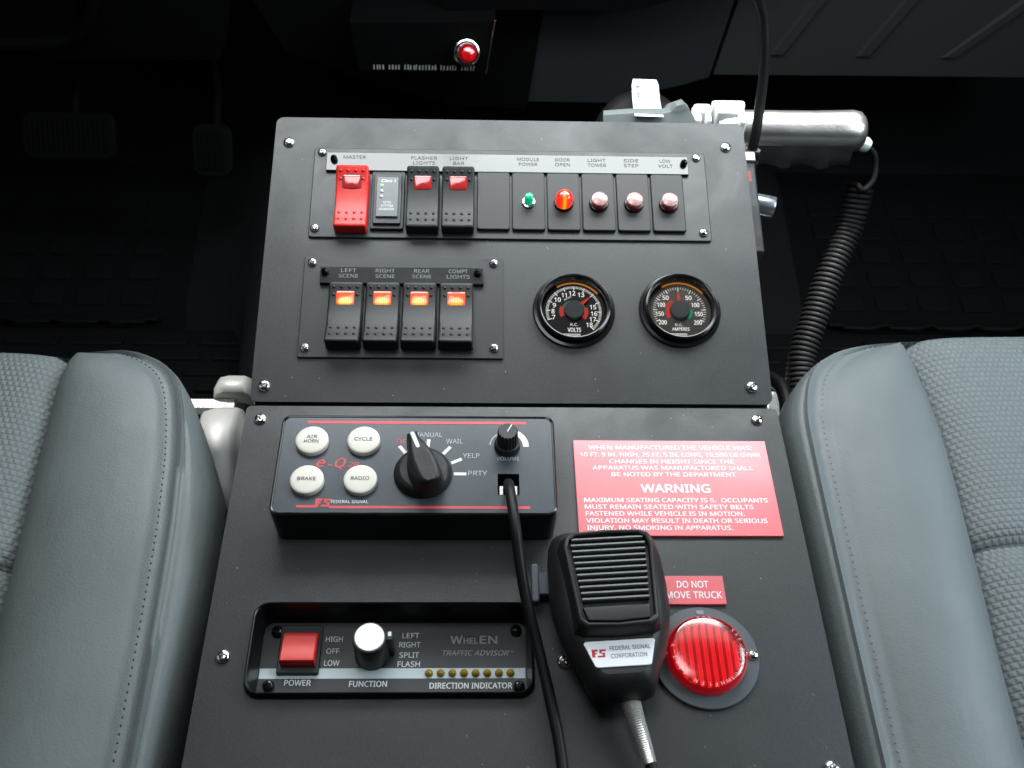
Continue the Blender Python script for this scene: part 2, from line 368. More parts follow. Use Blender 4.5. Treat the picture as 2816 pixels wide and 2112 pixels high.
G().box(326, 18, -40, -4, 2, 1, 0, 0).build('seam_filler', 'plastic_matt', con)  # filler added to keep the gap between the panels dark
# carpeted pad along the left flank
pts = [(-186, -45, -52), (-188, -80, -56), (-184, -140, -58), (-179, -215, -60), (-176, -300, -60)]
G().tube(crom(pts, 5), 12, 10, True, rs=[4, 10, 12.5]+[13]*18).build('side_pad', 'carpet', con)

# ================================================================== rockers
def rocker_geo(hl, hr_, conc=.010, w=22, L=46):
    """rocker cap; hl height at the low-v end, hr_ at the high-v end"""
    rings = []
    vs_ = [-1, -.985, -.95, -.9] + [-.8+.2*i for i in range(9)] + [.9, .95, .985, 1]
    for t in vs_:
        v = t*L/2; h = (hl+hr_)/2 + (hr_-hl)/2*t + conc*(v*v - (L/2)**2*.5)
        e = max(0, (abs(t)-.9)/.1); drop = 2.2*(1-math.sqrt(max(0, 1-e*e))); ww = w/2 - .9*(1-math.sqrt(max(0, 1-e*e)))
        h -= drop
        rings.append([(-ww, v, 0), (-ww, v, h-1.8), (-ww+.25, v, h-.9), (-ww+.8, v, h-.25), (-ww+1.8, v, h), (0, v, h-.15), (ww-1.8, v, h), (ww-.8, v, h-.25), (ww-.25, v, h-.9), (ww, v, h-1.8), (ww, v, 0)])
    g = G(); g.loft(rings, True, True, closed=False); return g
def rocker_h(v, hl, hr_, conc=.010, L=46): t = v/(L/2); return (hl+hr_)/2+(hr_-hl)/2*t+conc*(v*v-(L/2)**2*.5)
def dots(spots, hl, hr_):
    g = G()
    for x, v in spots:
        h = rocker_h(v, hl, hr_)-.2
        g.lathe([(1.15, h), (1.05, h+.45), (.7, h+.8), (.25, h+.95)], 8, x, v)
    return g
def rocker(parent, x, y, hl, hr_, m, lens, lit_=False, label=None):
    b = rocker_geo(hl, hr_).build('rocker_switch', m, parent, (x, y, 2))
    if label: b['label'] = label
    lo = [(xx, vv) for vv in (-11.5, -17) for xx in (-7.6, -2.6, 2.6, 7.6)]
    hi = [(xx, 19) for xx in (-7.6, -2.6, 2.6, 7.6)] + [(-7.6, 13.8), (7.6, 13.8)]
    stuff(dots(lo+hi, hl, hr_).build('grip_dots', m, b))
    cv = 11.5; h = rocker_h(cv, hl, hr_)
    sl = math.atan((rocker_h(cv+4, hl, hr_)-rocker_h(cv-4, hl, hr_))/8)
    g = G(); ring0 = rr(11.6, 9.4, .8, 3)
    def crown(z, s_): return [(xx*s_, yy*s_, z - .020*(yy*s_)**2*(1 if z > 0 else 0)) for xx, yy in ring0]
    g.loft([crown(-1.5, 1), crown(.55, 1), crown(.8, .975), crown(.86, .93), crown(.86, .75), crown(.86, .5), crown(.86, .25), crown(.86, .04)], False, True)
    ln = g.build('lens', lens, b, (0, cv, h)); ln.rotation_euler = (sl, 0, 0)
    G().prism(rr(12.8, 10.6, 1, 3), -1.5, .18, 0).build('lens_surround', 'recess', b, (0, cv, h)).rotation_euler = (sl, 0, 0)
    return b

# ================================================================== upper row switch panel
M['lens_off'] = P('unlit_red_lens', (.42, .02, .02), .12, coat=1, spec=1)
sp1 = thing('switch_panel', 'long black panel with one red rocker, two black rockers and five pilot lamps', 'switch panel', UP, (0, 0, 0))
fp = G().box(271.5, 70.8, 0, 1.8, 2, .5, -.8, 154.1).build('faceplate', 'plate', sp1)
for x, y in ((-131.3, 185.7), (129, 185), (-132.5, 125.4), (129.6, 125)): screw(SC_MED, fp, x, y, 1.8)
st = G().box(250, 14.6, 1.85, 4.2, .3, .3, -2.6, 177.2).build('label_strip', 'strip', sp1)
for x in (-122.3, 119.2): screw(SC_BLK, st, x, 178.3, 4.2)
X = [-108.3+23.87*i for i in range(10)]
for i, s_ in {0: ('MASTER',), 2: ('FLASHER', 'LIGHTS'), 3: ('LIGHT', 'BAR'), 5: ('MODULE', 'POWER'), 6: ('DOOR', 'OPEN'), 7: ('LIGHT', 'TOWER'), 8: ('SIDE', 'STEP'), 9: ('LOW', 'VOLT')}.items():
    for k, t_ in enumerate(s_): text(t_, X[i], 180.6-4.0*k, 4.22, 2.5, 'letter_dim', st, w=len(t_)*2.55, bold=.004)
rocker(sp1, X[0], 145, 7.5, 10.5, 'red_rocker', 'lens_off', label='bright red rocker switch at the left end of the row')
rocker(sp1, X[2], 145, 7.5, 10.5, 'plastic', 'lens_off'); rocker(sp1, X[3], 145, 7.5, 10.5, 'plastic', 'lens_off')
# status module between the red and the first black rocker
md = G().add(G().box(22.4, 45, 1.8, 4.5, 1, .5, X[1], 146.5)).build('status_module', 'plastic', sp1)
G().box(18.5, 39, 4.5, 6.5, .6, .4, X[1], 146.5).build('module_frame', 'plate', md)
mp_ = G().box(14.6, 31, 6.5, 8, .4, .3, X[1], 147).build('module_label', P('grey_module_label', (.09, .10, .10), .3), md)
text('Class 1', X[1]+.6, 159.2, 8.02, 2.3, 'letter_white', md, w=9.6, bold=.02, shear=.25)
for k, (c, e) in enumerate((((.35, .75, .30), (.3, 1, .2)), ((.6, .62, .62), None), ((.6, .62, .62), None))):
    G().lathe([(1.15, 0), (1.1, .5), (.7, .9), (.2, 1.05)], 12).build('status_light', P('status_light_%d' % k, c, .2, emit=e, estr=.4), md, (X[1]-3.9, 155.4-4.3*k, 8))
    text(('POWER', 'CHARGE', 'FAULT')[k] if False else '- - - -', X[1]+2.2, 155.4-4.3*k, 8.02, 1.0, 'letter', md, w=6.4, name='print_marks')
for k, t_ in enumerate(('TOTAL', 'SYSTEM', 'MANAGER')): text(t_, X[1], 142.3-2.6*k, 8.02, 1.7, 'letter_white', md, w=(6, 8, 10)[k])
bp_geo = G().box(22.3, 45.2, 0, 2.6, 1.6, .7).mesh('blank_cover', 'plastic')
for i in range(4, 10): link('blank_cover', bp_geo, sp1, (X[i], 147.2, 1.8))
# pilot lamps
pl = link('pilot_lamp', G().lathe([(4.4, 0), (4.6, .8), (4.2, 1.6), (3.4, 1.8)], 24).mesh('pilot_lamp', 'chrome'), sp1, (X[5], 145.5, 4.4)); pl['label'] = 'small green pilot lamp in a chrome ring'
G().lathe([(3.1, 1.5), (3.1, 4), (2.9, 4.4), (2.9, 8), (2.6, 8.9), (1.6, 9.5), (.4, 9.7)], 20).build('lens', 'green_dome', pl)
pl = link('pilot_lamp', G().lathe([(6.8, 0), (6.8, 1), (6.2, 1.8), (5.8, 1.9)], 28).mesh('pilot_lamp', 'gloss'), sp1, (X[6], 145.5, 4.4)); pl['label'] = 'lit red domed pilot lamp'
prof = [(6.0, 1.5)] + [(6.0-.12*(k % 2), 1.5+.45*k) for k in range(1, 12)] + [(5.9, 7.2), (5.4, 9), (4.2, 10.6), (2.4, 11.6), (.5, 11.9)]
G().lathe(prof, 28).build('lens', 'lamp_lit', pl)
M['lens_top'] = P('lens_top_reflection', (.46, .24, .23), .25, coat=1, vary=(350, .35, I3))  # pale colour stands for the bright reflection on the flat tops
for i in (7, 8, 9):
    pl = link('pilot_lamp', G().lathe([(6.6, 0), (6.6, 1), (6.0, 1.9), (5.5, 2)], 28).mesh('pilot_lamp', 'gloss'), sp1, (X[i], 145, 4.4)); pl['label'] = 'unlit red pilot lamp with a reflection painted pale on its flat top'
    G().lathe([(5.4, 1.5), (5.4, 5.2), (5.2, 5.4)], 28, cap1=True).build('lens', 'red_dome', pl)
    G().lathe([(5.55, 5.4), (5.55, 6.6), (5.3, 7.3), (4.2, 7.8), (2, 8.1), (.3, 8.15)], 28).build('lens_cap', 'lens_top', pl)

# ================================================================== second row switch panel
sp2 = thing('switch_panel', 'short black panel with four glowing amber rocker switches, left of the gauges', 'switch panel', UP, (0, 0, 0))
fp = G().box(131, 72.8, 0, 1.8, .6, .4, -72, 67.5).build('faceplate', 'plate', sp2)
for x, y in ((-132.3, 99.2), (-12.6, 100), (-133, 37.5), (-12.3, 38.2)): screw(SC_MED, fp, x, y, 1.8)
st = G().box(107, 12.2, 1.85, 5.0, .3, .3, -72.7, 88.8).build('label_strip', 'strip', sp2)
for x in (-123, -23.4): screw(SC_BLK, st, x, 90.3, 5.0)
X2 = [-108.6+23.9*i for i in range(4)]
for x, (a, b) in zip(X2, (('LEFT', 'SCENE'), ('RIGHT', 'SCENE'), ('REAR', 'SCENE'), ('COMPT', 'LIGHTS'))):
    text(a, x+1, 92, 5.02, 2.6, 'letter_mid', st, w=len(a)*2.5, bold=.006); text(b, x+1, 88, 5.02, 2.6, 'letter_mid', st, w=len(b)*2.5, bold=.006)
for k_, x in enumerate(X2):
    G().box(22.8, 45, 0, 1.6, 1, .4).build('switch_socket', 'recess', sp2, (x, 60, 1.8))
    r_ = rocker(sp2, x, 59.8, 11.2, 3.6, 'plastic', 'lit%d' % k_)

# ================================================================== gauges
def gauge(label, x, y, dial):
    t = thing('gauge', label, 'gauge', UP, (x, y, 0), group='round gauges on the upper panel')
    G().lathe([(27, 0), (27, 1.2), (26.4, 1.8), (24.6, 2), (23.9, 1.4), (23.6, 1.4), (23.6, 7.0), (23.3, 7.8), (22.6, 8.2), (22.0, 8.0), (21.6, 7.2), (21.1, 2.0), (20.9, -3.8)], 64, cap1=False).build('bezel', 'gloss', t)
    d = G().lathe([(20.9, -.9), (20.8, -.8)], 48).build('dial', 'dial', t)
    G().sector(19.6, 20.8, 122, 38, .2, 24).build('rim_reflection', 'orange_ring', t)
    dial(t, d)
    G().lathe([(6.5, -.6), (6.5, 2.4), (6.2, 2.9)], 36).build('hub', 'hub', t)
    G().lathe([(21.6, 4.6), (21.5, 4.8)], 48).build('glass', 'glass', t)
    return t
def ticks(d, a0, a1, n, r0, r1, major, z=-.72):
    g = G()
    for i in range(n+1):
        a = R(a0+(a1-a0)*i/n); wd = .28 if i % major == 0 else .16; rr0 = r0-(1.2 if i % major == 0 else 0)
        c, s_ = math.cos(a), math.sin(a); g.quad((rr0*c+wd*s_, rr0*s_-wd*c, z), (r1*c+wd*s_, r1*s_-wd*c, z), (r1*c-wd*s_, r1*s_+wd*c, z), (rr0*c-wd*s_, rr0*s_+wd*c, z))
    stuff(g.build('scale_marks', 'dial_print', d))
def needle(t, a, r):
    c, s_ = math.cos(R(a)), math.sin(R(a)); g = G()
    o = [(4, -1.3), (r*.7, -.9), (r, 0), (r*.7, .9), (4, 1.3)]; o = [(x*c-y*s_, x*s_+y*c) for x, y in o]
    g.prism(o, 1.2, 1.8, 0, True).build('needle', 'needle', t)
def volt(t, d):
    ticks(d, 200, -46, 88, 16.6, 18.4, 8)
    for n_, a, r in ((7, 198, 14), (8, 180, 13.6), (9, 161, 13.4), (10, 141, 13.4), (11, 117, 13.2), (12, 93, 13.2), (13, 67, 13.2), (15, 14, 13.2), (16, -7, 13.4), (17, -25, 13.6), (18, -44, 14)):
        text(str(n_), r*math.cos(R(a)), r*math.sin(R(a)), -.7, 3.1, 'dial_print', d, w=(2.0 if n_ < 10 else (3.2 if n_ == 11 else 4.1)), bold=.03)
    for a0, a1, m in ((155, 205, 'red_arc'), (110, 153, 'green_arc'), (20, 70, 'green_arc'), (18, -38, 'red_arc')):
        G().sector(6.5 if m == 'green_arc' else 6.7, 8.2 if m == 'green_arc' else 9.6, a0, a1, -.7).build('scale_band', m, d)
    text('BATTERY', -3.6, 9.6, -.69, 1.1, 'dial_print', d, w=5.5, rot=28); text('VOLTS', 0, -13.4, -.7, 2.9, 'dial_print', d, w=8.6, bold=.03)
    text('R.C.', 0, -9.6, -.7, 1.8, 'dial_print', d, w=5)
    g = G(); [g.quad((-7.5, -16.6-.8*k, -.7), (4, -16.6-.8*k, -.7), (4, -16.2-.8*k, -.7), (-7.5, -16.2-.8*k, -.7)) for k in range(3)]
    g.build('emblem_stripes', 'dial_print', d)
    needle(t, 41, 14.5)
def amp(t, d):
    d.data = d.data.copy(); d.data.materials[0] = M['dial_reflection']
    ticks(d, 205, -25, 40, 15.8, 17.6, 5)
    for x, y, n_ in ((-8.6, 9.8, 50), (-11.9, 4.6, 100), (-13.2, -2, 150), (-11.6, -8.2, 200), (6.6, 9.8, 50), (10.8, 4.6, 100), (12.6, -2, 150), (11.6, -8.2, 200)):
        text(str(n_), x, y, -.7, 3.0, 'dial_print', d, w=(4.0 if n_ < 100 else 5.2), bold=.03)
    G().sector(6.6, 9.4, 118, 215, -.7).build('scale_band', 'red_arc', d); G().sector(6.6, 8.8, 10, -42, -.7).build('scale_band', 'green_arc', d)
    text('AMPERES', 0, -13.0, -.7, 2.2, 'dial_print', d, w=11.5, bold=.02); text('R.C.', -1, -10.0, -.7, 1.6, 'dial_print', d, w=5)
    g = G(); [g.quad((-7.5, -16.6-.8*k, -.7), (4, -16.6-.8*k, -.7), (4, -16.2-.8*k, -.7), (-7.5, -16.2-.8*k, -.7)) for k in range(3)]
    g.build('emblem_stripes', 'dial_print', d)
    needle(t, 93, 13.5)
gauge('round black volts gauge, its red needle pointing to the upper right', 40, 66.4, volt)
gauge('round black amperes gauge, its red needle pointing straight up', 109.8, 67.2, amp)

# lint and fine scratches lying on the panels
g = G()
for i in range(34):
    x, y = random.uniform(-160, 160), random.uniform(5, 210); a = R(90+random.uniform(-25, 25)); L = random.uniform(.5, 1.5); c, s_ = math.cos(a), math.sin(a)
    g.quad((x-.06, y, .05), (x+.06, y, .05), (x+.06+L*c, y+L*s_, .06), (x-.06+L*c, y+L*s_, .06))
stuff(g.build('lint', 'letter_white', u))
g = G()
for i in range(60):
    x, y = random.uniform(-164, 164), random.uniform(-240, -3); a = R(90+random.uniform(-25, 25)); L = random.uniform(.4, 1.4); c, s_ = math.cos(a), math.sin(a)
    if -142 < x < 10 and -192 < y < -135: continue
    g.quad((x-.05, y, .05), (x+.05, y, .05), (x+.05+L*c, y+L*s_, .06), (x-.05+L*c, y+L*s_, .06))
stuff(g.build('lint', 'letter_white', lp))

# ================================================================== siren control box
sb = thing('siren_control_box', 'raised slate faced siren control box with four white buttons and a big pointer knob', 'control box', LO, (0, 0, 0))
cx, cy = -57.2, -61
G().loft([[(x, y, 0) for x, y in rr(158, 71, 6, 4, cx, cy)], [(x, y, 20) for x, y in rr(160, 69, 6, 4, cx, cy)], [(x, y, 24) for x, y in rr(160, 68.4, 5.5, 4, cx, cy)], [(x, y, 25) for x, y in rr(159.2, 67.6, 5, 4, cx, cy)],
          [(x, y, 25.3) for x, y in rr(158, 66.4, 4.5, 4, cx, cy)], [(x, y, 25) for x, y in rr(156.6, 65, 4, 4, cx, cy)], [(x, y, 24.2) for x, y in rr(156, 64.4, 4, 4, cx, cy)]], False, False).build('housing', 'gloss', sb)
jack = [(-10.8, -81.8), (1.4, -81.8), (1.4, -67.6), (-10.8, -67.6)]
fc = plate_with_holes(rr(156.2, 64.6, 4, 4, cx, cy), [jack], 23, 24.7).build('faceplate', 'face', sb)
jb = G(); jb.loft([[(x, y, 24.6) for x, y in jack], [(x, y, 12) for x, y in jack]], False, True); jb = jb.build('jack_socket', 'recess', sb)
for x in (-9.2, -1.2): G().box(2.2, 6, 14, 22, .3, .2, x+.5, -77).build('contact', 'chrome', jb)
def bar(x0, x1, y0, y1, z, m, nm='red_stripe'):
    G().quad((x0, y0, z), (x1, y0, z), (x1, y1, z), (x0, y1, z)).build(nm, m, fc)
bar(-122.2, 6.3, -32.9, -31.0, 24.82, 'letter_red'); bar(-122.4, -110.8, -90.3, -88.7, 24.82, 'letter_red'); bar(-104.2, 7.2, -90.8, -89.1, 24.82, 'letter_red')
for x, y, s_ in ((-117.9, -46.5, ('AIR', 'HORN')), (-88.2, -46.4, ('CYCLE',)), (-117.9, -73.6, ('BRAKE',)), (-88.1, -73.3, ('RADIO',))):
    b = G().lathe([(9.5, 0), (9.5, 2.4), (9.3, 3.0), (8.7, 3.4), (7.8, 3.55), (4, 3.7), (.3, 3.75)], 48, ).build('push_button', 'button', sb, (x, y, 24.7))
    for k, t_ in enumerate(s_): text(t_, 0, (1.6-3.1*k) if len(s_) > 1 else 0, 3.82, 2.3, 'letter_dark', b, w=len(t_)*2.05)
text('e', -111.6, -60.2, 24.75, 6.0, 'letter_red', fc, w=4.6, bold=.035, shear=.25); text('-', -106.3, -61.4, 24.75, 6, 'letter_red', fc, w=1.8, bold=.03)
text('Q', -100.6, -60.6, 24.75, 6.2, 'letter_red', fc, w=6.0, bold=.035, shear=.25); text('2B', -93.0, -61.9, 24.75, 3.2, 'letter_red', fc, w=6.0, bold=.03, shear=.25)
text('FEDERAL SIGNAL', -93.2, -86.4, 24.75, 1.9, 'letter_white', fc, w=20.5, bold=.008)
def emblem(parent, x, y, z, s, m, bgm, rz=0):
    """two interlocked hooked letters of the maker"""
    e = bpy.data.objects.new('emblem', None)
    g = G()
    for x0, y0, x1, y1 in ((-5, -2.8, -2.9, 1.2), (-5, 1.2, -.8, 2.8), (-2.9, -.5, -1.5, .5), (.2, 1.2, 4.8, 2.6), (.2, -.2, 1.7, 1.2), (1.7, -.9, 3.8, .3), (2.4, -1.7, 3.8, -.9), (-1.4, -3, 3.8, -1.7)):
        g.quad((x0*s, y0*s, 0), (x1*s, y0*s, 0), (x1*s, y1*s, 0), (x0*s, y1*s, 0))
    bpy.data.objects.remove(e)
    return g.build('emblem', m, parent, (x, y, z), rz)
emblem(fc, -107.6, -87.0, 24.84, .9, 'letter_red', None)
text('OFF', -65.5, -45.6, 24.75, 3.1, 'letter_red', fc, w=8); text('MANUAL', -51.3, -40.6, 24.75, 3.1, 'letter_grey', fc, w=16.5)
text('WAIL', -35.8, -45.2, 24.75, 3.2, 'letter_grey', fc, w=9.8); text('YELP', -26.0, -55.2, 24.75, 3.1, 'letter_grey', fc, w=9.6); text('PRTY', -22.2, -67.2, 24.75, 3.1, 'letter_grey', fc, w=10.8)
text('VOLUME', -4.9, -57.3, 24.75, 2.4, 'letter_grey', fc, w=13)
kx, ky = -53.2, -67.8
for a in (0, 25, 51, 84, 127):
    g = G(); g.quad((17.5, -1, 0), (24 if a else 24.6, -1, 0), (24 if a else 24.6, 1, 0), (17.5, 1, 0)); g.build('position_mark', 'letter_white', fc, (kx, ky, 24.83), R(a))
kb = G().lathe([(16.6, 0), (16.6, 1.2), (16.3, 2.2), (15.2, 4.4), (14.0, 5.6), (12.6, 6.1)], 64).build('selector_knob', 'plastic_matt', sb, (kx, ky, 24.7))
# pointer grip: long tapered fin, widest behind the middle
prof = []
for t in [i/16 for i in range(17)]:
    y = -17.2 + 35.2*t; wd = 3.2+4.6*math.sin(PI*min(1, (t+.18)/1.05))**.8 if t < .98 else 3.2; wd = {0: 3.8}.get(int(t*16), wd)
    prof.append((y, wd))
def fin(z, k, sh): return [(w_*k, y*sh, z) for y, w_ in prof] + [(-w_*k, y*sh, z) for y, w_ in reversed(prof)]
G().loft([fin(5, 1.25, .93), fin(9, 1.08, .96), fin(14, 1.0, .98), fin(16.5, .93, .985), fin(17.7, .78, .965), fin(18.2, .55, .94)], False, True).build('pointer_grip', 'plastic_matt', kb, rz=R(21), ang=50)
G().box(2.3, 11.5, 0, .5, 1.1, .2).build('pointer_line', 'letter_white', kb, (-4.2, 10.9, 18.0), R(21))
g = G().sector(9.2, 12.6, -2, 70, 24.84, 16, -5.2, -48.5); g.build('volume_wedge', 'letter_white', fc); G().sector(9.6, 10.3, 120, 176, 24.84, 12, -5.2, -48.5).build('volume_wedge', 'letter_grey', fc)
vk = G().lathe([(7.6, 0), (7.6, 2), (6.9, 4.2), (6.3, 4.6)], 36, cap1=True).build('volume_knob', 'plastic', sb, (-5.2, -48.5, 24.7))
def flut(r, z, n=54): return [((r+(.25 if (i % 3) else -.35))*math.cos(2*PI*i/n), (r+(.25 if (i % 3) else -.35))*math.sin(2*PI*i/n), z) for i in range(n)]
G().loft([flut(5.9, 4.4), flut(5.6, 14.6), flut(5.2, 15.4)], False, True).build('knob_cap', 'plastic', vk)
g = G(); g.quad((-.3, -.5, 15.5), (.3, -.5, 15.5), (.3, 5.0, 15.5), (-.3, 5.0, 15.5)); g.build('pointer_line', 'letter_white', vk, rz=R(-28))

# ================================================================== traffic advisor (recessed control head)
M['housing_black'] = P('housing_black', (.004, .004, .0045), .3, spec=.35)
tr = thing('light_bar_controller', 'recessed black controller with red power rocker, silver topped knob and eight amber lights', 'controller', LO, (0, 0, 0))
cx, cy = -66.8, -163
def R3(w, h, r, z): return [(x, y, z) for x, y in rr(w, h, r, 6, cx, cy)]
G().loft([R3(150.5, 52.6, 8.5, 0), R3(150, 52, 8.5, 3.5), R3(149.4, 51.4, 8.2, 4.7), R3(148.2, 50.2, 7.8, 5.2), R3(147, 49, 7.3, 4.7), R3(146.6, 48.6, 7, 3.6), R3(145.4, 47.4, 6, -3), R3(143.4, 45.4, 5, -15)], False, False).build('housing', 'housing_black', tr)
fc = G().prism(rr(143.6, 45.6, 5, 6, cx, cy), -17, -15, 0).build('faceplate', 'face2', tr)
for x, y in ((-131.3, -146), (-.5, -145.5), (-132.2, -176.6), (.6, -177.4)):
    screw(SC_DARK, fc, x, y, -13.9); 
def quad2(x0, x1, y0, y1, m, nm='pale_band', z=-14.9): return G().quad((x0, y0, z), (x1, y0, z), (x1, y1, z), (x0, y1, z)).build(nm, m, fc)
quad2(-138.2, 4.2, -172.3, -166.6, 'band')
sk = G().box(22.6, 28, -15, -12.4, 1.2, .6, -117.8, -156.6).build('power_switch', 'plastic', tr)
g = G(); rings = []
for t in [-1, -.93, -.75, -.4, 0, .4, .75, .93, 1]:
    y = t*9; h = 5.6 - 1.6*t*1 + .012*y*y - (2.4 if abs(t) == 1 else (.5 if abs(t) > .9 else 0))
    rings.append([(-9.3, y, 0), (-9.3, y, h-.8), (-8.6, y, h), (8.6, y, h), (9.3, y, h-.8), (9.3, y, 0)])
g.loft(rings, True, True, closed=False).build('rocker', 'red_rocker', sk, (-117.6, -157.6, -12.6))
for s_, x, y, w_ in (('HIGH', -100, -149.9, 9.2), ('OFF', -100.2, -156.8, 6.9), ('LOW', -100.1, -163.6, 8.2), ('LEFT', -58.3, -147.9, 9.2), ('RIGHT', -58.6, -153.2, 11.6), ('SPLIT', -58.7, -159.1, 10.6), ('FLASH', -58.7, -164.3, 12)):
    text(s_, x, y, -14.9, 3.0, 'letter_white', fc, w=w_, bold=.012)
for s_, x, y, w_ in (('POWER', -117.2, -174.6, 14), ('FUNCTION', -79.8, -175.3, 20), ('DIRECTION INDICATOR', -25, -176.4, 44)):
    text(s_, x, y, -14.9, 3.1, 'letter_white', fc, w=w_, bold=.03)
text('W', -33.2, -150.4, -14.9, 4.4, 'letter_grey', fc, w=6.4, bold=.05); text('HEL', -25.4, -151.0, -14.9, 3.2, 'letter_grey', fc, w=7.6, bold=.05); text('EN', -15.6, -150.4, -14.9, 4.4, 'letter_grey', fc, w=9.4, bold=.05)
text('TRAFFIC ADVISOR', -22.6, -158, -14.9, 2.9, 'letter_grey', fc, w=36, bold=.02, shear=.25); text('TM', -3.2, -157.2, -14.9, 1.2, 'letter_grey', fc, w=2.4)
for i in range(8):
    G().lathe([(2.3, 0), (2.2, .8), (1.6, 1.7), (.5, 2.2)], 14).build('indicator_light', 'amber', tr, (-47.6+6.26*i, -169.5, -15))
kn = G().lathe([(9.6, 0), (9.4, 4), (9.0, 20), (8.6, 21)], 40).build('function_knob', 'plastic', tr, (-78.6, -158.4, -15))
G().lathe([(7.9, 21), (7.9, 21.6), (7.6, 21.9)], 40).build('knob_cap', 'brushed', kn)
G().box(3.6, 5, 0, 20, .8, .4).build('knob_pointer', 'plastic', kn, (10.2, 1.6, 0)); G().box(1.8, 2.4, 0, .4, .3, .1).build('pointer_line', 'letter_white', kn, (10.4, 2.4, 20))

# ================================================================== signs
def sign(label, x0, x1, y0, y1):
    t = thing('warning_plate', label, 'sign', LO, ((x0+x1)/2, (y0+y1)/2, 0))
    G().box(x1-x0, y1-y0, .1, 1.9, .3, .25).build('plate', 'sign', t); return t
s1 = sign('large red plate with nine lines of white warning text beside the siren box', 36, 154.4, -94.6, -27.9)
cx, cy = 95.2, -61.25
rows = [('WHEN MANUFACTURED THE VEHICLE WAS:', 'c', 95.2, -33.6, 100), ('10 FT. 9 IN. HIGH, 25 FT. 5 IN. LONG, 19,500 LB GVWR', 'c', 94.8, -38.8, 110), ('CHANGES IN HEIGHT SINCE THE', 'c', 95, -43.8, 75.5), ('APPARATUS WAS MANUFACTURED SHALL', 'c', 95.2, -48.3, 97), ('BE NOTED BY THE DEPARTMENT', 'c', 95.3, -53.0, 75),
        ('MAXIMUM SEATING CAPACITY IS 5.  OCCUPANTS', 'l', 40.4, -71.0, 108.4), ('MUST REMAIN SEATED WITH SAFETY BELTS', 'l', 40.5, -75.6, 99), ('FASTENED WHILE VEHICLE IS IN MOTION.', 'l', 40.7, -80.2, 93), ('VIOLATION MAY RESULT IN DEATH OR SERIOUS', 'l', 40.8, -84.9, 105.5), ('INJURY. NO SMOKING IN APPARATUS.', 'l', 41, -89.6, 84.5)]
for s_, al, x, y, w_ in rows: text(s_, x-cx, y-cy+.25, 1.9, 2.85, 'letter_white', s1, w=w_, al=al, bold=.045)
text('WARNING', 0, -62.6-cy, 1.9, 5.6, 'letter_white', s1, w=41, bold=.055)
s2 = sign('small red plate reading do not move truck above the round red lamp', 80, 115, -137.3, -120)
text('DO NOT', 0, 3.3, 1.9, 4.0, 'letter_white', s2, w=17.5, bold=.02); text('MOVE TRUCK', 0, -3.1, 1.9, 4.0, 'letter_white', s2, w=31, bold=.02)

# ================================================================== round red warning lamp
wl = thing('warning_lamp', 'round red lamp with ribbed lens in a grey ring beside the microphone', 'lamp', LO, (99.3, -167.6, 0))
G().lathe([(28.6, 0), (28.6, 1.6), (28.1, 2.2), (21.5, 2.4)], 64).build('flange', 'flange', wl)
for sx in (-1, 1): screw(SC_SM, wl, 25.3*sx, .4, 2.3)
G().box(4, 2.4, 2.3, 2.8, .3, .1, 0, 25).build('index_tab', P('light_tab', (.2, .23, .25), .5), wl)
G().lathe([(21.4, 2.3), (21.5, 5), (21.0, 7.4), (20.0, 8.8)], 64, cap1=False).build('lens_rim', 'red_dark', wl)
for i in range(9):      # moulded ribs seen through the lens
    x = -16+4*i; hh = math.sqrt(17.8**2-x*x)
    G().box(1.9, 2*hh, 2.9, 5.4, .9, .85, x, 0).build('lens_rib', 'red_inner', wl)
G().lathe([(20.3, 2.6), (20.2, 3)], 48).build('lens_floor', 'red_dark', wl)
G().lathe([(20.1, 8.7), (19.4, 9.3), (18, 9.75), (14, 10.35), (9, 10.8), (5, 11.0), (2, 11.1), (.2, 11.12)], 56).build('lens', 'red_glass', wl)
M['lens_letter'] = P('moulded_letter', (.9, .45, .45), .3)
arc_text('TOP', 0, 0, 9.7, 18.2, 90, 2.3, 'lens_letter', wl, 9); arc_text('WHELEN', 0, 0, 9.7, 18.2, 270, 2.4, 'lens_letter', wl, 11)
arc_text('SAE-P2PC-01', 0, 0, 9.7, 18.2, 352, 2.2, 'lens_letter', wl, 9.2); arc_text('E213-3', 0, 0, 9.7, 18.2, 196, 2.2, 'lens_letter', wl, 10)
# ================================================================== hand microphone
mc = thing('hand_microphone', 'black hand microphone with slatted grille hung on the lower panel', 'microphone', LO, (48.6, -151, 0), rz=R(3.6))
oy = [(46, 24), (44.5, 27.5), (40, 29.5), (30, 31), (15, 31.6), (0, 31.2), (-12, 29), (-24, 25), (-34, 20), (-41, 17.6), (-45, 15.5), (-46.5, 12)]
def mo(kx, ky, dy=0, top=0): return [(w_*kx, y*ky+dy) for y, w_ in oy] + [(-w_*kx, y*ky+dy) for y, w_ in reversed(oy)]
def ml(z, kx, ky, dy=0): return [(x, y, z) for x, y in mo(kx, ky, dy)]
G().loft([ml(7, .80, .88), ml(9, .88, .93), ml(13, .96, .98), ml(17, 1, 1), ml(18.2, 1.0, 1.0)], True, True).build('back_shell', 'plastic_matt', mc, ang=50)
G().loft([ml(18.2, .985, .985), ml(18.8, 1.0, 1.0), ml(22, .985, .99), ml(26, .93, .965, .3), ml(29.5, .85, .925, .8), ml(31.5, .77, .885, 1.2), ml(32.3, .70, .85, 1.4)], False, True).build('front_shell', 'plastic_matt', mc, ang=50)
M['slat'] = P('slat_plastic', (.040, .046, .046), .36, bump=[(700, .00004, I3)])
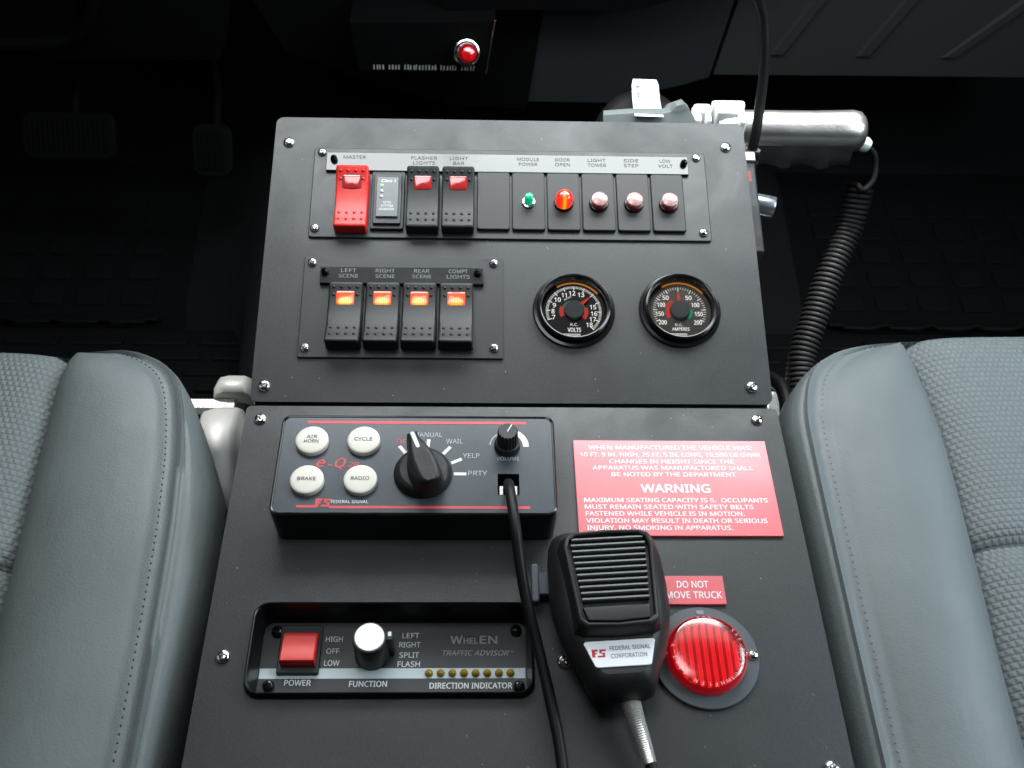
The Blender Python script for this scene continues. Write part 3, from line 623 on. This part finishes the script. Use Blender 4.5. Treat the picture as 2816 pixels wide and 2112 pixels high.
# grille block
gb = [(-20.5, -13.5), (-23.8, 30), (-22.2, 35.6), (-18, 37.8), (0, 38.6), (18, 37.8), (22.2, 35.6), (23.8, 30), (20.5, -13.5), (17, -16.6), (0, -17.6), (-17, -16.6)]
gb = gb[::-1]
def gl(z, k): return [(x*k, 11+(y-11)*k, z) for x, y in gb]
gr = G().loft([gl(29, 1.10), gl(35, 1.04), gl(39.4, 1.0), gl(40.6, .975), gl(40.9, .945), gl(40.4, .915), gl(36.5, .90), gl(36.5, .2)], False, True).build('grille_frame', 'plastic', mc, ang=40)
for i in range(11):
    y = 33.4-3.45*i; hw = 19.9 - (33.4-y)*.078 - (.9 if i == 0 else 0)
    g = G(); g.loft([[(-hw, y-.95, 36), (-hw, y-.95, 39.2), (-hw, y-.3, 39.9), (-hw, y+.6, 39.7), (-hw, y+1.0, 39.0), (-hw, y+1.0, 36)], [(hw, y-.95, 36), (hw, y-.95, 39.2), (hw, y-.3, 39.9), (hw, y+.6, 39.7), (hw, y+1.0, 39.0), (hw, y+1.0, 36)]], True, True)
    g.build('slat', 'slat', gr)
G().prism([(-15.6, -12.6), (0, -13.8), (15.6, -12.6), (17.4, -5.2), (-17.4, -5.2)][::1], 36, 39.6, .8).build('grille_bar', 'plastic', gr)
bd = [(-17.5, -21), (-18.6, -22), (-14.2, -34.0), (-13, -34.8), (13, -34.8), (14.2, -34.0), (17.6, -22), (16.8, -21)][::-1]
bd = [(x, y, ) for x, y in bd]
b = G().prism(bd[::-1], 32.2, 32.9, .2).build('name_badge', 'card', mc)
emblem(b, -11.4, -27.4, 32.95, .74, P('badge_red', (.45, .01, .02), .4), None)
text('FEDERAL SIGNAL', 4.4, -25.2, 32.92, 2.2, 'letter_dark', b, w=20.5); text('CORPORATION', 3.4, -29.3, 32.92, 2.2, 'letter_dark', b, w=18)
# spring strain relief and cord
g = G(); path = crom([(4, -44, 13), (5.6, -54, 12), (8.0, -66, 10), (9.8, -75, 8)], 22); rs = []
for i in range(len(path)): rs.append((5.0-1.7*i/len(path)) + (.16 if i % 2 else -.12))
g.tube(path, 4, 14, True, rs).build('strain_relief', P('spring_metal', (.80, .79, .75), .34, metal=.7), mc)
G().tube(crom([(9.5, -73, 8.2), (12, -84, 7), (17, -98, 5), (26, -125, 4), (34, -160, 4)], 8), 2.7, 10).build('cord', 'rubber', mc)
# clip
cl = thing('microphone_clip', 'blue grey plastic clip tab left of the hand microphone', 'clip', LO, (12, -129.5, 0))
G().box(4.4, 23, 8, 12.5, 1.6, .9, -2.6, 0).build('button', 'bluegrey', cl)
G().box(14, 13, 7, 9.5, .5, .4, 6, 1).build('stem', 'bluegrey', cl); G().box(14, 14, 0.1, 8, .8, .4, 14, 0).build('base', 'plastic', cl)

# ================================================================== siren cable
pth = [(-4.8, -74.5, 15), (-4.8, -75, 26), (-4.2, -86, 35), (-2, -108, 38), (0, -124, 32), (3, -141, 24), (7, -157, 18), (11, -173, 13), (15, -191, 9), (19, -213, 6), (21, -235, 4.5), (24, -290, 4)]
tag(G().tube(crom(pth, 8), 2.95, 14, True).build('cable', 'rubber', None), 'glossy black cable plugged into the siren box socket and running down', 'cable')

# ================================================================== gooseneck lamp at the right edge
gn = thing('gooseneck_lamp', 'black gooseneck lamp stem on a small box at the right edge of the console', 'gooseneck lamp', LO, (0, 0, 0))
def inU(p): return tuple((UP @ (Vector(p)*.001))*1000)
b = G().box(20, 75, -40, -16, 1.5, 1.2, 166, 158.5).xf(Matrix.Identity(4)).build('base_box', 'plastic_matt', gn); b.rotation_euler = (A, 0, 0)
G().box(20, 8, -16.1, -13.8, .5, .8, 166.2, 198.5).build('end_cap', P('cap_metal', (.35, .36, .37), .3, metal=.8), b)
lb = G().quad((160, 158, -15.8), (174, 158, -15.8), (174, 190, -15.8), (160, 190, -15.8)).build('label', P('dull_label', (.035, .042, .05), .6), b)
G().quad((161, 178, -15.6), (172, 178, -15.6), (172, 187, -15.6), (161, 187, -15.6)).quad((161, 171, -15.55), (169, 171, -15.55), (169, 178, -15.55), (161, 178, -15.55)).build('label_mark', P('dull_red_print', (.30, .012, .015), .5), b)
kn = G().lathe([(7.6, 0), (7.6, 17.5), (7.0, 18.6), (5, 18.8)], 36).build('dimmer_knob', P('grey_knob', (.30, .33, .36), .3, metal=.9), gn, inU((171, 166.5, -25))); kn.rotation_euler = (A, R(90), 0)
nk = crom([(178, 207, 10), (178.5, 211, 24), (180, 219, 45), (181, 230, 62), (181, 239, 80), (179, 246, 98), (175, 252, 116), (168, 252, 130), (156, 248, 156), (142, 240, 185)], 34)
g = G(); g.tube(nk, 3.8, 14, True, [3.75+.06*math.sin(i*PI/1.5) for i in range(len(nk))]); g.build('flexible_stem', 'rubber', gn, ang=60)
G().tube(nk[:44], 6, 16, True, [6.6-.9*(i/43) for i in range(44)]).build('stem_boot', 'gloss', gn)
for k in (6, 20): G().tube(nk[24+k:24+k+5], 6.1, 16, True).build('stem_collar', 'plastic', gn)

# ================================================================== handheld spotlight hung behind the console
sl = thing('handheld_spotlight', 'handheld spotlight with silver pistol grip and white label lying behind the console', 'spotlight', LO, (0, 0, 0))
g = G(); rings = []
for k, (x, r_) in enumerate([(158, .75), (162, .9), (170, 1), (190, 1.0), (210, 1.0), (230, 1.01), (250, 1.05), (262, 1.08), (268, 1.0), (271, .8), (272, .4)]):
    rings.append([(x, 246.5+14.5*r_*math.cos(2*PI*i/32), 24.5+15*r_*math.sin(2*PI*i/32)) for i in range(32)])
g.loft(rings, True, True).build('grip', 'silver', sl, ang=50)
rings = []
for i in range(36):       # finger ridges hanging under the grip
    x = 176+86*i/35; d = 1.7*math.sin(i/35*PI*6)
    rings.append([(x, 236, 28), (x, 232, 20), (x, 229.5-d*.5, 12), (x, 228.5-d*.6, 5-d), (x, 232, 1-d), (x, 256, 1)])
G().loft(rings, True, True).build('grip_underside', 'plastic_matt', sl, ang=50)
M['white_cast'] = P('pale_cast_metal', (.80, .82, .80), .4)
for nm, x0, x1, y0, y1, z0, z1 in (('latch', 137, 143, 235, 252, 30, 42), ('latch', 147, 151, 236, 252, 30, 41), ('latch', 139, 152, 246, 256, 30, 41.5), ('latch_pin', 155, 173, 243, 255, 28, 43), ('latch', 153, 178, 252, 259, 30, 42.5), ('latch', 171, 176, 232, 254, 28, 43)):
    G().box(x1-x0, y1-y0, z0, z1, 2, 1.6, (x0+x1)/2, (y0+y1)/2).build(nm, 'white_cast', sl)
dn = Vector((.0, -.62, .78)).normalized(); q = dn.to_track_quat('Z', 'Y').to_matrix().to_4x4(); hm = Matrix.Translation((105, 266, 2)) @ q
G().lathe([(37, -46), (37.5, -10), (37, -2), (34, 5), (28, 9), (15, 12), (2, 12.6)], 48, cap0=True).xf(hm).build('lamp_head', P('black_lamp_head', (.004, .004, .0045), .6, spec=.2), sl, ang=50)
fo = [(67, 53), (90, 55.5), (111, 55.5), (116, 57), (119, 62), (124, 64), (129, 59.5), (135, 50), (137, 38), (68, 38)]
G().loft([[(x, 224 if z > 45 else 210, z) for x, z in fo], [(x*.97+3, 231, z-1) for x, z in fo], [(x*.9+10, 248, z-16) for x, z in fo]], True, True).build('grey_sleeve', 'film', sl)
c0 = [(88, 262, 38), (88, 285, 44), (90, 303, 46), (92, 311, 46)]
la = G(); rings = []
for t in range(9):
    f = t/8; y = 218+72*f; z = 57.5-19.5*f-3*math.sin(f*PI); wl_ = 10.4; cxx = 99.4+6.3*f
    rings.append([(cxx-wl_*(1-.12*(f > .95)), y, z), (cxx+wl_*(1-.12*(f > .95)), y, z-.5), (cxx+wl_*(1-.12*(f > .95)), y, z-.9), (cxx-wl_*(1-.12*(f > .95)), y, z-.5)])
lab = G().loft(rings, True, True).build('paper_label', 'card', sl)
t_ = text('BEACH CORP', 0, 0, 0, 3.4, 'letter_dark', lab, w=26, bold=.01); t_.location = (.0975, .2665, .0440); t_.rotation_euler = Matrix.Rotation(R(-15.5), 3, 'X').to_euler(); t_.rotation_euler = (Matrix.Rotation(R(-15.5), 3, 'X') @ Matrix.Rotation(R(85), 3, 'Z')).to_euler()
t_ = text('NO. 12 V', 0, 0, 0, 2.2, 'letter_grey', lab, w=16); t_.location = (.1115, .272, .0426); t_.rotation_euler = (Matrix.Rotation(R(-15.5), 3, 'X') @ Matrix.Rotation(R(85), 3, 'Z')).to_euler()
# gland, lead and coiled cord
G().tube([(268, 246, 16), (276, 244, 14), (279, 243, 13)], 5.5, 14, True, [6, 6, 4.5]).build('cord_gland', P('pale_gland', (.45, .52, .5), .35), sl)
ax = crom([(279, 233, -18), (272, 210, -45), (255, 178, -65), (241, 146, -85), (231, 121, -100), (227, 91, -115), (218, 70, -126)], 10)
seg = [0]
for i in range(1, len(ax)): seg.append(seg[-1]+(ax[i]-ax[i-1]).length)
turns = 50; hel = []; Nf = None; npt = turns*14
for k in range(npt+1):
    s_ = seg[-1]*k/npt; i = max(j for j in range(len(seg)) if seg[j] <= s_+1e-6); i = min(i, len(ax)-2)
    f = (s_-seg[i])/max(1e-6, seg[i+1]-seg[i]); p = ax[i].lerp(ax[i+1], f); t = (ax[i+1]-ax[i]).normalized()
    n1 = Vector((1, 0, 0)); n1 = (n1-t*n1.dot(t)).normalized(); n2 = t.cross(n1); a = 2*PI*turns*k/npt+2.2
    hel.append(p + (n1*math.cos(a)+n2*math.sin(a))*8.9)
lead = crom([(278, 243, 13), (284, 240, 8), (286, 234, 0), (284, 226, -6), (276, 219, -10), tuple(hel[0])], 7)
G().tube(lead[:-1]+hel, 2.4, 8, True).build('coiled_cord', P('dull_cord_rubber', (.004, .004, .0045), .6, spec=.14), sl, ang=60)

# ================================================================== seats
def seat(label, sgn, xi, front_out, seam, pip):
    """sgn +1 right seat, -1 left; built for the right side and mirrored"""
    t = thing('vehicle_seat', label, 'seat', LO, (0, 0, 0), group='grey vehicle seats either side of the console')
    # outer silhouette and seam, same count of points
    ns = 60
    def res(poly, n):
        P_ = crom([(a, b, 0) for a, b in poly], 12); L = [0]
        for i in range(1, len(P_)): L.append(L[-1]+(P_[i]-P_[i-1]).length)
        out = []
        for k in range(n+1):
            s_ = L[-1]*k/n; i = max(j for j in range(len(L)) if L[j] <= s_+1e-6); i = min(i, len(P_)-2); f = (s_-L[i])/(L[i+1]-L[i]); out.append(P_[i].lerp(P_[i+1], f))
        return out
    O = res(front_out, ns); S = res(seam, ns); W_ = res(pip, ns)
    # cross profile: w from the outer silhouette (0) via the welt (1) to the seam (2), z in mm
    prof = [(0, -150), (0, -80), (-.05, -45), (0, -28), (.25, -14), (.6, -5.5), (.82, -3.2), (.90, -3.6), (.97, -1.2), (1.0, -.4), (1.03, -1.4), (1.06, -3.4), (1.09, -2.2), (1.12, -1.0), (1.15, -1.9), (1.18, -.6), (1.24, 1.0), (1.34, 3.2), (1.5, 5), (1.65, 4.8), (1.8, 2.6), (1.88, -.4), (1.95, -4.0), (2.0, -13)]
    rings = []
    for k in range(ns+1):
        row = []
        for w_, z in prof:
            if w_ <= 1: p = O[k].lerp(W_[k], w_)
            else: p = W_[k].lerp(S[k], w_-1)
            dm = min(1, (W_[k]-S[k]).length/55); zz = z*dm if w_ > 1.2 else z
            if 1 < w_ <= 1.2: zz = z
            if w_ < .3: zz += 6*max(0, k/ns-.75)
            row.append((p.x*sgn, p.y, zz - max(0, p.y-12)**2*.004))
        rings.append(row)
    bo = G().loft(rings, False, False, closed=False).build('side_bolster', 'leather', t, ang=80)
    # stitches along the welt, one pair of rows
    g = G(); g2 = G(); acc = 0
    for k in range(ns):
        a = W_[k].lerp(S[k], .105); b_ = W_[k+1].lerp(S[k+1], .105); L = (b_-a).length; m_ = max(1, round(L/4.0))
        for j in range(m_):
            p0 = a.lerp(b_, (j+.2)/m_); p1 = a.lerp(b_, (j+.68)/m_)
            dz = max(0, p0.y-12)**2*.004
            g.tube([(p0.x*sgn, p0.y, -2.4-dz), ((p0.x+p1.x)/2*sgn, (p0.y+p1.y)/2, -1.5-dz), (p1.x*sgn, p1.y, -2.4-dz)], .55, 5)
        a = W_[k].lerp(O[k], .16); b_ = W_[k+1].lerp(O[k+1], .16)
        for j in range(m_):
            p0 = a.lerp(b_, (j+.2)/m_); p1 = a.lerp(b_, (j+.6)/m_)
            dz = max(0, p0.y-12)**2*.004; g2.tube([(p0.x*sgn, p0.y, -3.7-dz), (p1.x*sgn, p1.y, -3.7-dz)], .4, 5)
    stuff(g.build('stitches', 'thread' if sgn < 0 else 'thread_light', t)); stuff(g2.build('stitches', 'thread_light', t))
    # woven cushion panels
    def cushion(y0, y1, nm='seat_cushion'):
        nx, ny = 26, 30; rings = []
        def seam_x(y):
            for i in range(ns):
                if (S[i].y-y)*(S[i+1].y-y) <= 0 and abs(S[i+1].y-S[i].y) > 1e-6: return S[i].x+(S[i+1].x-S[i].x)*(y-S[i].y)/(S[i+1].y-S[i].y)
            return S[-1].x if y > S[-1].y else S[0].x
        for j in range(ny+1):
            v = j/ny; y = y0+(y1-y0)*v; x0 = seam_x(y)-1.5; row = []
            for i in range(nx+1):
                u_ = i/nx; x = x0+(620-x0)*u_**1.6; dx = x-x0; de = min(y-y0, y1-y)
                z = -12+14.5*(1-math.exp(-dx/11)); z -= 7*math.exp(-max(0, de)/4.5)
                if y1 > 30: z -= max(0, (y-(y1-22)))**2*.012
                row.append((x*sgn, y+(2.5 if y1 > 30 else 0)*min(1, dx/150)*v, z))
            rings.append(row)
        G().loft(rings, False, False, closed=False).build(nm, 'weave', t, ang=80)
    yt = seam[-1][1]
    cushion(cross_y[sgn], yt+4); cushion(-420, cross_y[sgn])
    # front face of the cushion dropping to the floor
    G().loft([[(x*sgn, y, z) for x, y in ((O[ns].x-4, yt-2), (640, yt+8))] for z in (-7, -60, -160)], False, False, closed=False).build('front_face', 'weave', t)
    G().box(440, 380, -430, -150, 20, 8, 400*sgn, -190).build('seat_base', 'plastic_matt', t)
    return t
cross_y = {1: -97, -1: -110}
seat('grey vinyl and woven cloth seat on the right of the console, brightly lit', 1, 176,
     [(173.5, -430), (173.5, -200), (173.5, -84), (173, -13), (174.5, 5), (183, 24), (193, 38), (208, 52), (223, 60), (244, 64.5), (269, 67)],
     [(259, -430), (262, -211), (268, -119), (272.5, -53), (273.5, -18), (272, 10), (270, 25), (269, 38), (268, 48), (267.5, 56), (267, 63)],
     [(182.5, -430), (183, -223), (184, -90), (185, -30), (186.5, -3), (192, 20), (200, 35), (211, 46), (224, 54), (243, 60.5), (268, 65)])
seat('grey vinyl and woven cloth seat on the left of the console, in dimmer light', -1, 176,
     [(183, -430), (180, -220), (176, -120), (180, -60), (186, -36), (196, -10), (206, 14), (217, 32), (232, 43), (254, 51), (282, 46)],
     [(276, -430), (280, -211), (284, -120), (288.5, -53), (290, -18), (290.5, 5), (290, 18), (289, 27), (288, 34), (286, 39), (284, 43)],
     [(189, -430), (191, -221), (195, -104), (198, -64), (201.5, -32), (206.5, -5), (213, 17), (222, 31), (236, 41), (254, 47.5), (279, 44)])

# ================================================================== silver bracket at the left of the console
br = thing('seat_belt_housing', 'silver grey moulded bracket between the left seat and the console', 'bracket', LO, (0, 0, 0))
M['pale_plastic'] = P('pale_grey_plastic', (.17, .175, .17), .40)
def blob(pts, rx, z0, z1, nm, m='pale_plastic'):
    rings = []
    for (x, y, z, hw) in pts: rings.append([(x-hw, y, z-60), (x-hw, y, z-6), (x-hw+3, y, z-2), (x-hw+9, y, z), (x+8, y, z), (x+12, y, z-3), (x+20, y, z-60)])
    return G().loft(rings, True, True, closed=False).build(nm, m, br, ang=60)
blob([(-196, 73, -66, 8), (-197, 71, -61, 12), (-197, 62, -59, 13), (-197, 57, -62, 13)], 0, 0, 0, 'upper_lug')
blob([(-197, 57, -75, 13), (-198, 50, -76, 14)], 0, 0, 0, 'web', 'plastic_matt')
blob([(-199, 45, -64, 12), (-200, 39, -59, 15), (-200, 20, -60, 16), (-198, 2, -62, 15), (-196, -14, -66, 13), (-193, -32, -70, 10), (-192, -36, -80, 9)], 0, 0, 0, 'housing')
M['sun_patch_tone'] = P('pale_sun_patch', (.46, .47, .45), .5, bump=[(900, .002, (1, .3, 1))])  # pale colour stands for sun patches on the dark tunnel carpet
cp = thing('sun_patch', 'rough pale strip painted as a sun patch beside the left seat', 'sun patch', LO, (0, 0, 0)); 
G().box(60, 8, -78, -70, 1, .6, -225, 53).build('strip', 'sun_patch_tone', cp); G().box(60, 46, -84, -78, 2, .6, -225, 12).build('strip', 'sun_patch_tone', cp)
cp = thing('sun_patch', 'rough pale sheet painted as a sun patch between the console seam and the right seat', 'sun patch', LO, (0, 0, 0))
G().box(60, 62, -160, -150, 2, .8, 212, 98).build('plate', 'sun_patch_tone', cp)
tag(G().tube(crom([(171, 95, -110), (186, 88, -80), (197, 70, -66), (197, 44, -62), (190, 20, -64), (176, 5, -70), (160, 0, -74)], 8), 5.5, 12).build('hose', 'rubber', None), 'thick black hose looping out from under the console seam', 'hose')

# ================================================================== floor, tunnel, mats
def place(g, nm, m, kind='structure', ang=35):
    o = g.build(nm, m, None, ang=ang)
    if kind: o['kind'] = kind
    return o
place(G().box(2400, 2600, -470, -452, 1, .2, 0, 200), 'floor', 'carpet_mat')
# transmission tunnel under the console, wider towards the seats
rings = []
for y, hw, zt in ((-500, 215, -120), (60, 215, -150), (120, 230, -165), (260, 260, -240), (420, 285, -300), (700, 300, -330), (1100, 300, -330)):
    rings.append([(-hw-110, y, -452), (-hw-30, y, -400), (-hw, y, zt-40), (-hw+25, y, zt-8), (-hw+60, y, zt), (hw-60, y, zt), (hw-25, y, zt-8), (hw, y, zt-40), (hw+30, y, -400), (hw+110, y, -452)])
place(G().loft(rings, False, False, closed=False), 'tunnel', 'carpet', ang=70)
def mat(label, x0, x1, sgn):
    t = thing('floor_mat', label, 'floor mat', LO, (0, 0, 0), group='black rubber floor mats')
    base = G(); base.loft([[(x*sgn, y, z) for x in (x0-40, x1)] for y, z in ((395, -385), (440, -435), (480, -447), (760, -447), (930, -300))], False, False, closed=False).build('mat_sheet', 'carpet_mat', t)
    pad = G().box(40, 30, 0, 3.0, 6, 1.2).mesh('tread_pad', 'carpet_mat')
    for r_ in range(5):
        for c in range(7):
            x = x0+56*c+28; y = 505+44*r_
            if x < x1-20: link('tread_pad', pad, t, (x*sgn, y, -447))
    pad2 = G().box(42, 16, 0, 3.0, 4, 1.2).mesh('tread_bar', 'carpet_mat')
    for r_ in range(3):
        for c in range(7):
            x = x0+56*c+8+18*(r_ % 2); y = 408+18*r_
            if x < x1-20:
                o = link('tread_bar', pad2, t, (x*sgn, y+10, -397-18*r_)); o.rotation_euler = (R(-42), 0, 0)
    return t
mat('black rubber mat with raised oblong pads in the right footwell', 425, 860, 1)
mat('black rubber mat in the dark left footwell', 425, 860, -1)
# low riser in front of the seats, stepped bars
for sgn, lab in ((1, 'ribbed black step below the right seat front'), (-1, 'ribbed black step below the left seat front')):
    t = thing('step_riser', lab, 'step', LO, (0, 0, 0), group='ribbed steps in front of the seats')
    G().loft([[(x*sgn, y, z) for x in (225, 900)] for y, z in ((40, -300), (180, -306), (240, -318), (300, -345), (360, -372), (400, -388))], False, False, closed=False).build('riser_sheet', 'carpet_mat', t)
    pd = G().box(58, 20, 0, 4, 3, 1.6).mesh('riser_bar', 'carpet_mat')
    for r_ in range(6):
        for c in range(9):
            x = 285+72*c+22*(r_ % 2); y = 200+34*r_; z = {0: -309, 1: -316, 2: -328, 3: -346, 4: -361, 5: -376}[r_]
            if x < 880:
                o = link('riser_bar', pd, t, (x*sgn, y, z)); o.rotation_euler = (R(-22 if r_ > 1 else -10), 0, 0)

# ================================================================== dashboard
da = thing('dashboard', 'dark grey dashboard underside across the top of the cab', 'dashboard', LO, (0, 0, 0))
def slab(pts, depth, nm, m, parent=da, ang=35):
    """outline given on the leaning front of the dash (x, z at the y of the face), given real depth behind"""
    g = G(); g.loft([[(x, y, z) for x, y, z in pts], [(x, y+depth, z) for x, y, z in pts]], True, True); return g.build(nm, m, parent, ang=ang)
# lean: y grows 0 to 60 mm as the face drops
slab([(-620, 560, 90), (-620, 560, -142), (-300, 560, -137), (-296, 560, -130), (-228, 560, 90)][::-1], 120, 'knee_panel', 'dash_dark')
slab([(-232, 575, 90), (-262, 575, -60), (-232, 575, -135), (-160, 575, -165), (-60, 575, -200), (30, 575, -205), (60, 575, 90)][::-1], 130, 'column_cover', 'dash_dark')
slab([(60, 580, 140), (25, 580, -60), (20, 580, -198), (120, 580, -198), (205, 580, -172), (231, 580, -162), (262, 580, 140)][::-1], 130, 'centre_panel', 'dash')
slab([(-60, 540, 140), (-60, 540, -60), (130, 540, -58), (180, 540, -42), (250, 540, -8), (300, 540, 140)][::-1], 60, 'lower_lip', 'dash_dark')
slab([(268, 582, 140), (236, 582, -160), (700, 582, -156), (700, 582, 140)][::-1], 130, 'glovebox_panel', 'dash_warm')
slab([(-200, 645, -150), (-200, 645, -420), (300, 645, -420), (300, 645, -150)][::-1], 200, 'bulkhead', 'dash_dark')
for x in (300, 395, 490, 585):   # pressed ribs of the glovebox, leaning
    g = G(); g.loft([[(x-9, 583, -135), (x+9, 583, -135), (x+85+9, 583, 60 if x < 480 else -32), (x+85-9, 583, 60 if x < 480 else -32)][::-1], [(x-5, 578, -131), (x+6, 578, -131), (x+85+6, 578, 56 if x < 480 else -36), (x+85-5, 578, 56 if x < 480 else -36)][::-1]], False, True)
    g.build('rib', 'dash_warm', da)
G().tube(crom([(-640, 556, -118), (-480, 556, -118), (-432, 556, -100), (-410, 556, -60), (-395, 556, 10)], 8), 7, 10).build('vent_surround', 'dash_dark', da)
G().box(1600, 500, 100, 330, 40, 20, 0, 800).build('top_pad', 'dash_dark', da)  # unseen dash top, added to keep windscreen light off the footwell
# black box with red lamp under the dash
bx = thing('alarm_unit', 'small black box with a red jewel lamp hanging under the dashboard', 'alarm box', LO, (0, 0, 0))
slab([(-152, 520, -64), (-147, 520, -118), (-18, 520, -118), (-8, 520, -60)][::-1], 60, 'case', 'dash_dark', bx)
G().box(1.2, 62, -2, 0, .3, .2).build('bright_edge', 'chrome', bx, (-12.5, 519, -89)).rotation_euler = (R(90), R(8), 0)
g = G(); random.seed(3)
for i in range(34):
    x = -132+3.1*i+random.uniform(-.6, .6)
    if i in (4, 9, 21, 28): continue
    g.quad((x, 518.6, -116), (x+random.uniform(.5, 1.6), 518.6, -116), (x+1.3, 518.6, -110.5+random.uniform(-1, 1)), (x+.4, 518.6, -110.5))
g.build('lettering', 'letter_grey', bx)
hm = Matrix.Translation((-37, 515, -92)) @ Matrix.Scale(1.35, 4) @ Vector((.1, -.85, .5)).normalized().to_track_quat('Z', 'Y').to_matrix().to_4x4()
G().lathe([(10.5, -4), (10.5, 3), (9.4, 5), (8.8, 5.2), (8.6, 6.6), (7.8, 8), (7, 8.4)], 28).xf(hm).build('lamp_ring', 'chrome', bx)
G().lathe([(7, 8), (7, 11), (6.6, 18), (5, 21), (2.4, 22.3), (.4, 22.6)], 16).xf(hm).build('jewel_lens', P('red_jewel', (.42, .004, .006), .14, coat=1, emit=(1, 0, .005), estr=.10), bx)
for k, (c, x) in enumerate((((.25, .16, .01), -128), ((.01, .04, .16), -96), ((.01, .04, .16), -88), ((.22, .09, .01), -74))):
    G().tube(crom([(x, 540, -112), (x+2, 536, -126), (x+9, 545, -131), (x+16, 560, -122)], 5), 1.5, 6).build('wire', P('wire_colour_%d' % k, c, .5), bx)
# pedals
def pedal(label, x, y, z, w_, h_, n):
    t = thing('pedal', label, 'pedal', LO, (x, y, z)); q = R(50)
    b = G().box(w_, h_, 0, 8, 12, 2).build('pad', 'dash_dark', t); b.rotation_euler = (q, 0, 0)
    rb = G().box(2.2, h_-16, 8, 10.5, .5, .4).mesh('pad_rib', 'dash_dark')
    for i in range(n): link('pad_rib', rb, b, (-w_/2+10+(w_-20)*i/(n-1), 0, 0))
    G().tube([(0, 8, -5), (4, 60, 40), (-10, 120, 160)], 5, 8).build('arm', 'dash_dark', t)
    return t
pedal('wide ribbed brake pedal in the left footwell', -487, 560, -240, 104, 52, 16)
pedal('narrow ribbed accelerator pedal right of the brake pedal', -330, 560, -258, 46, 60, 8)
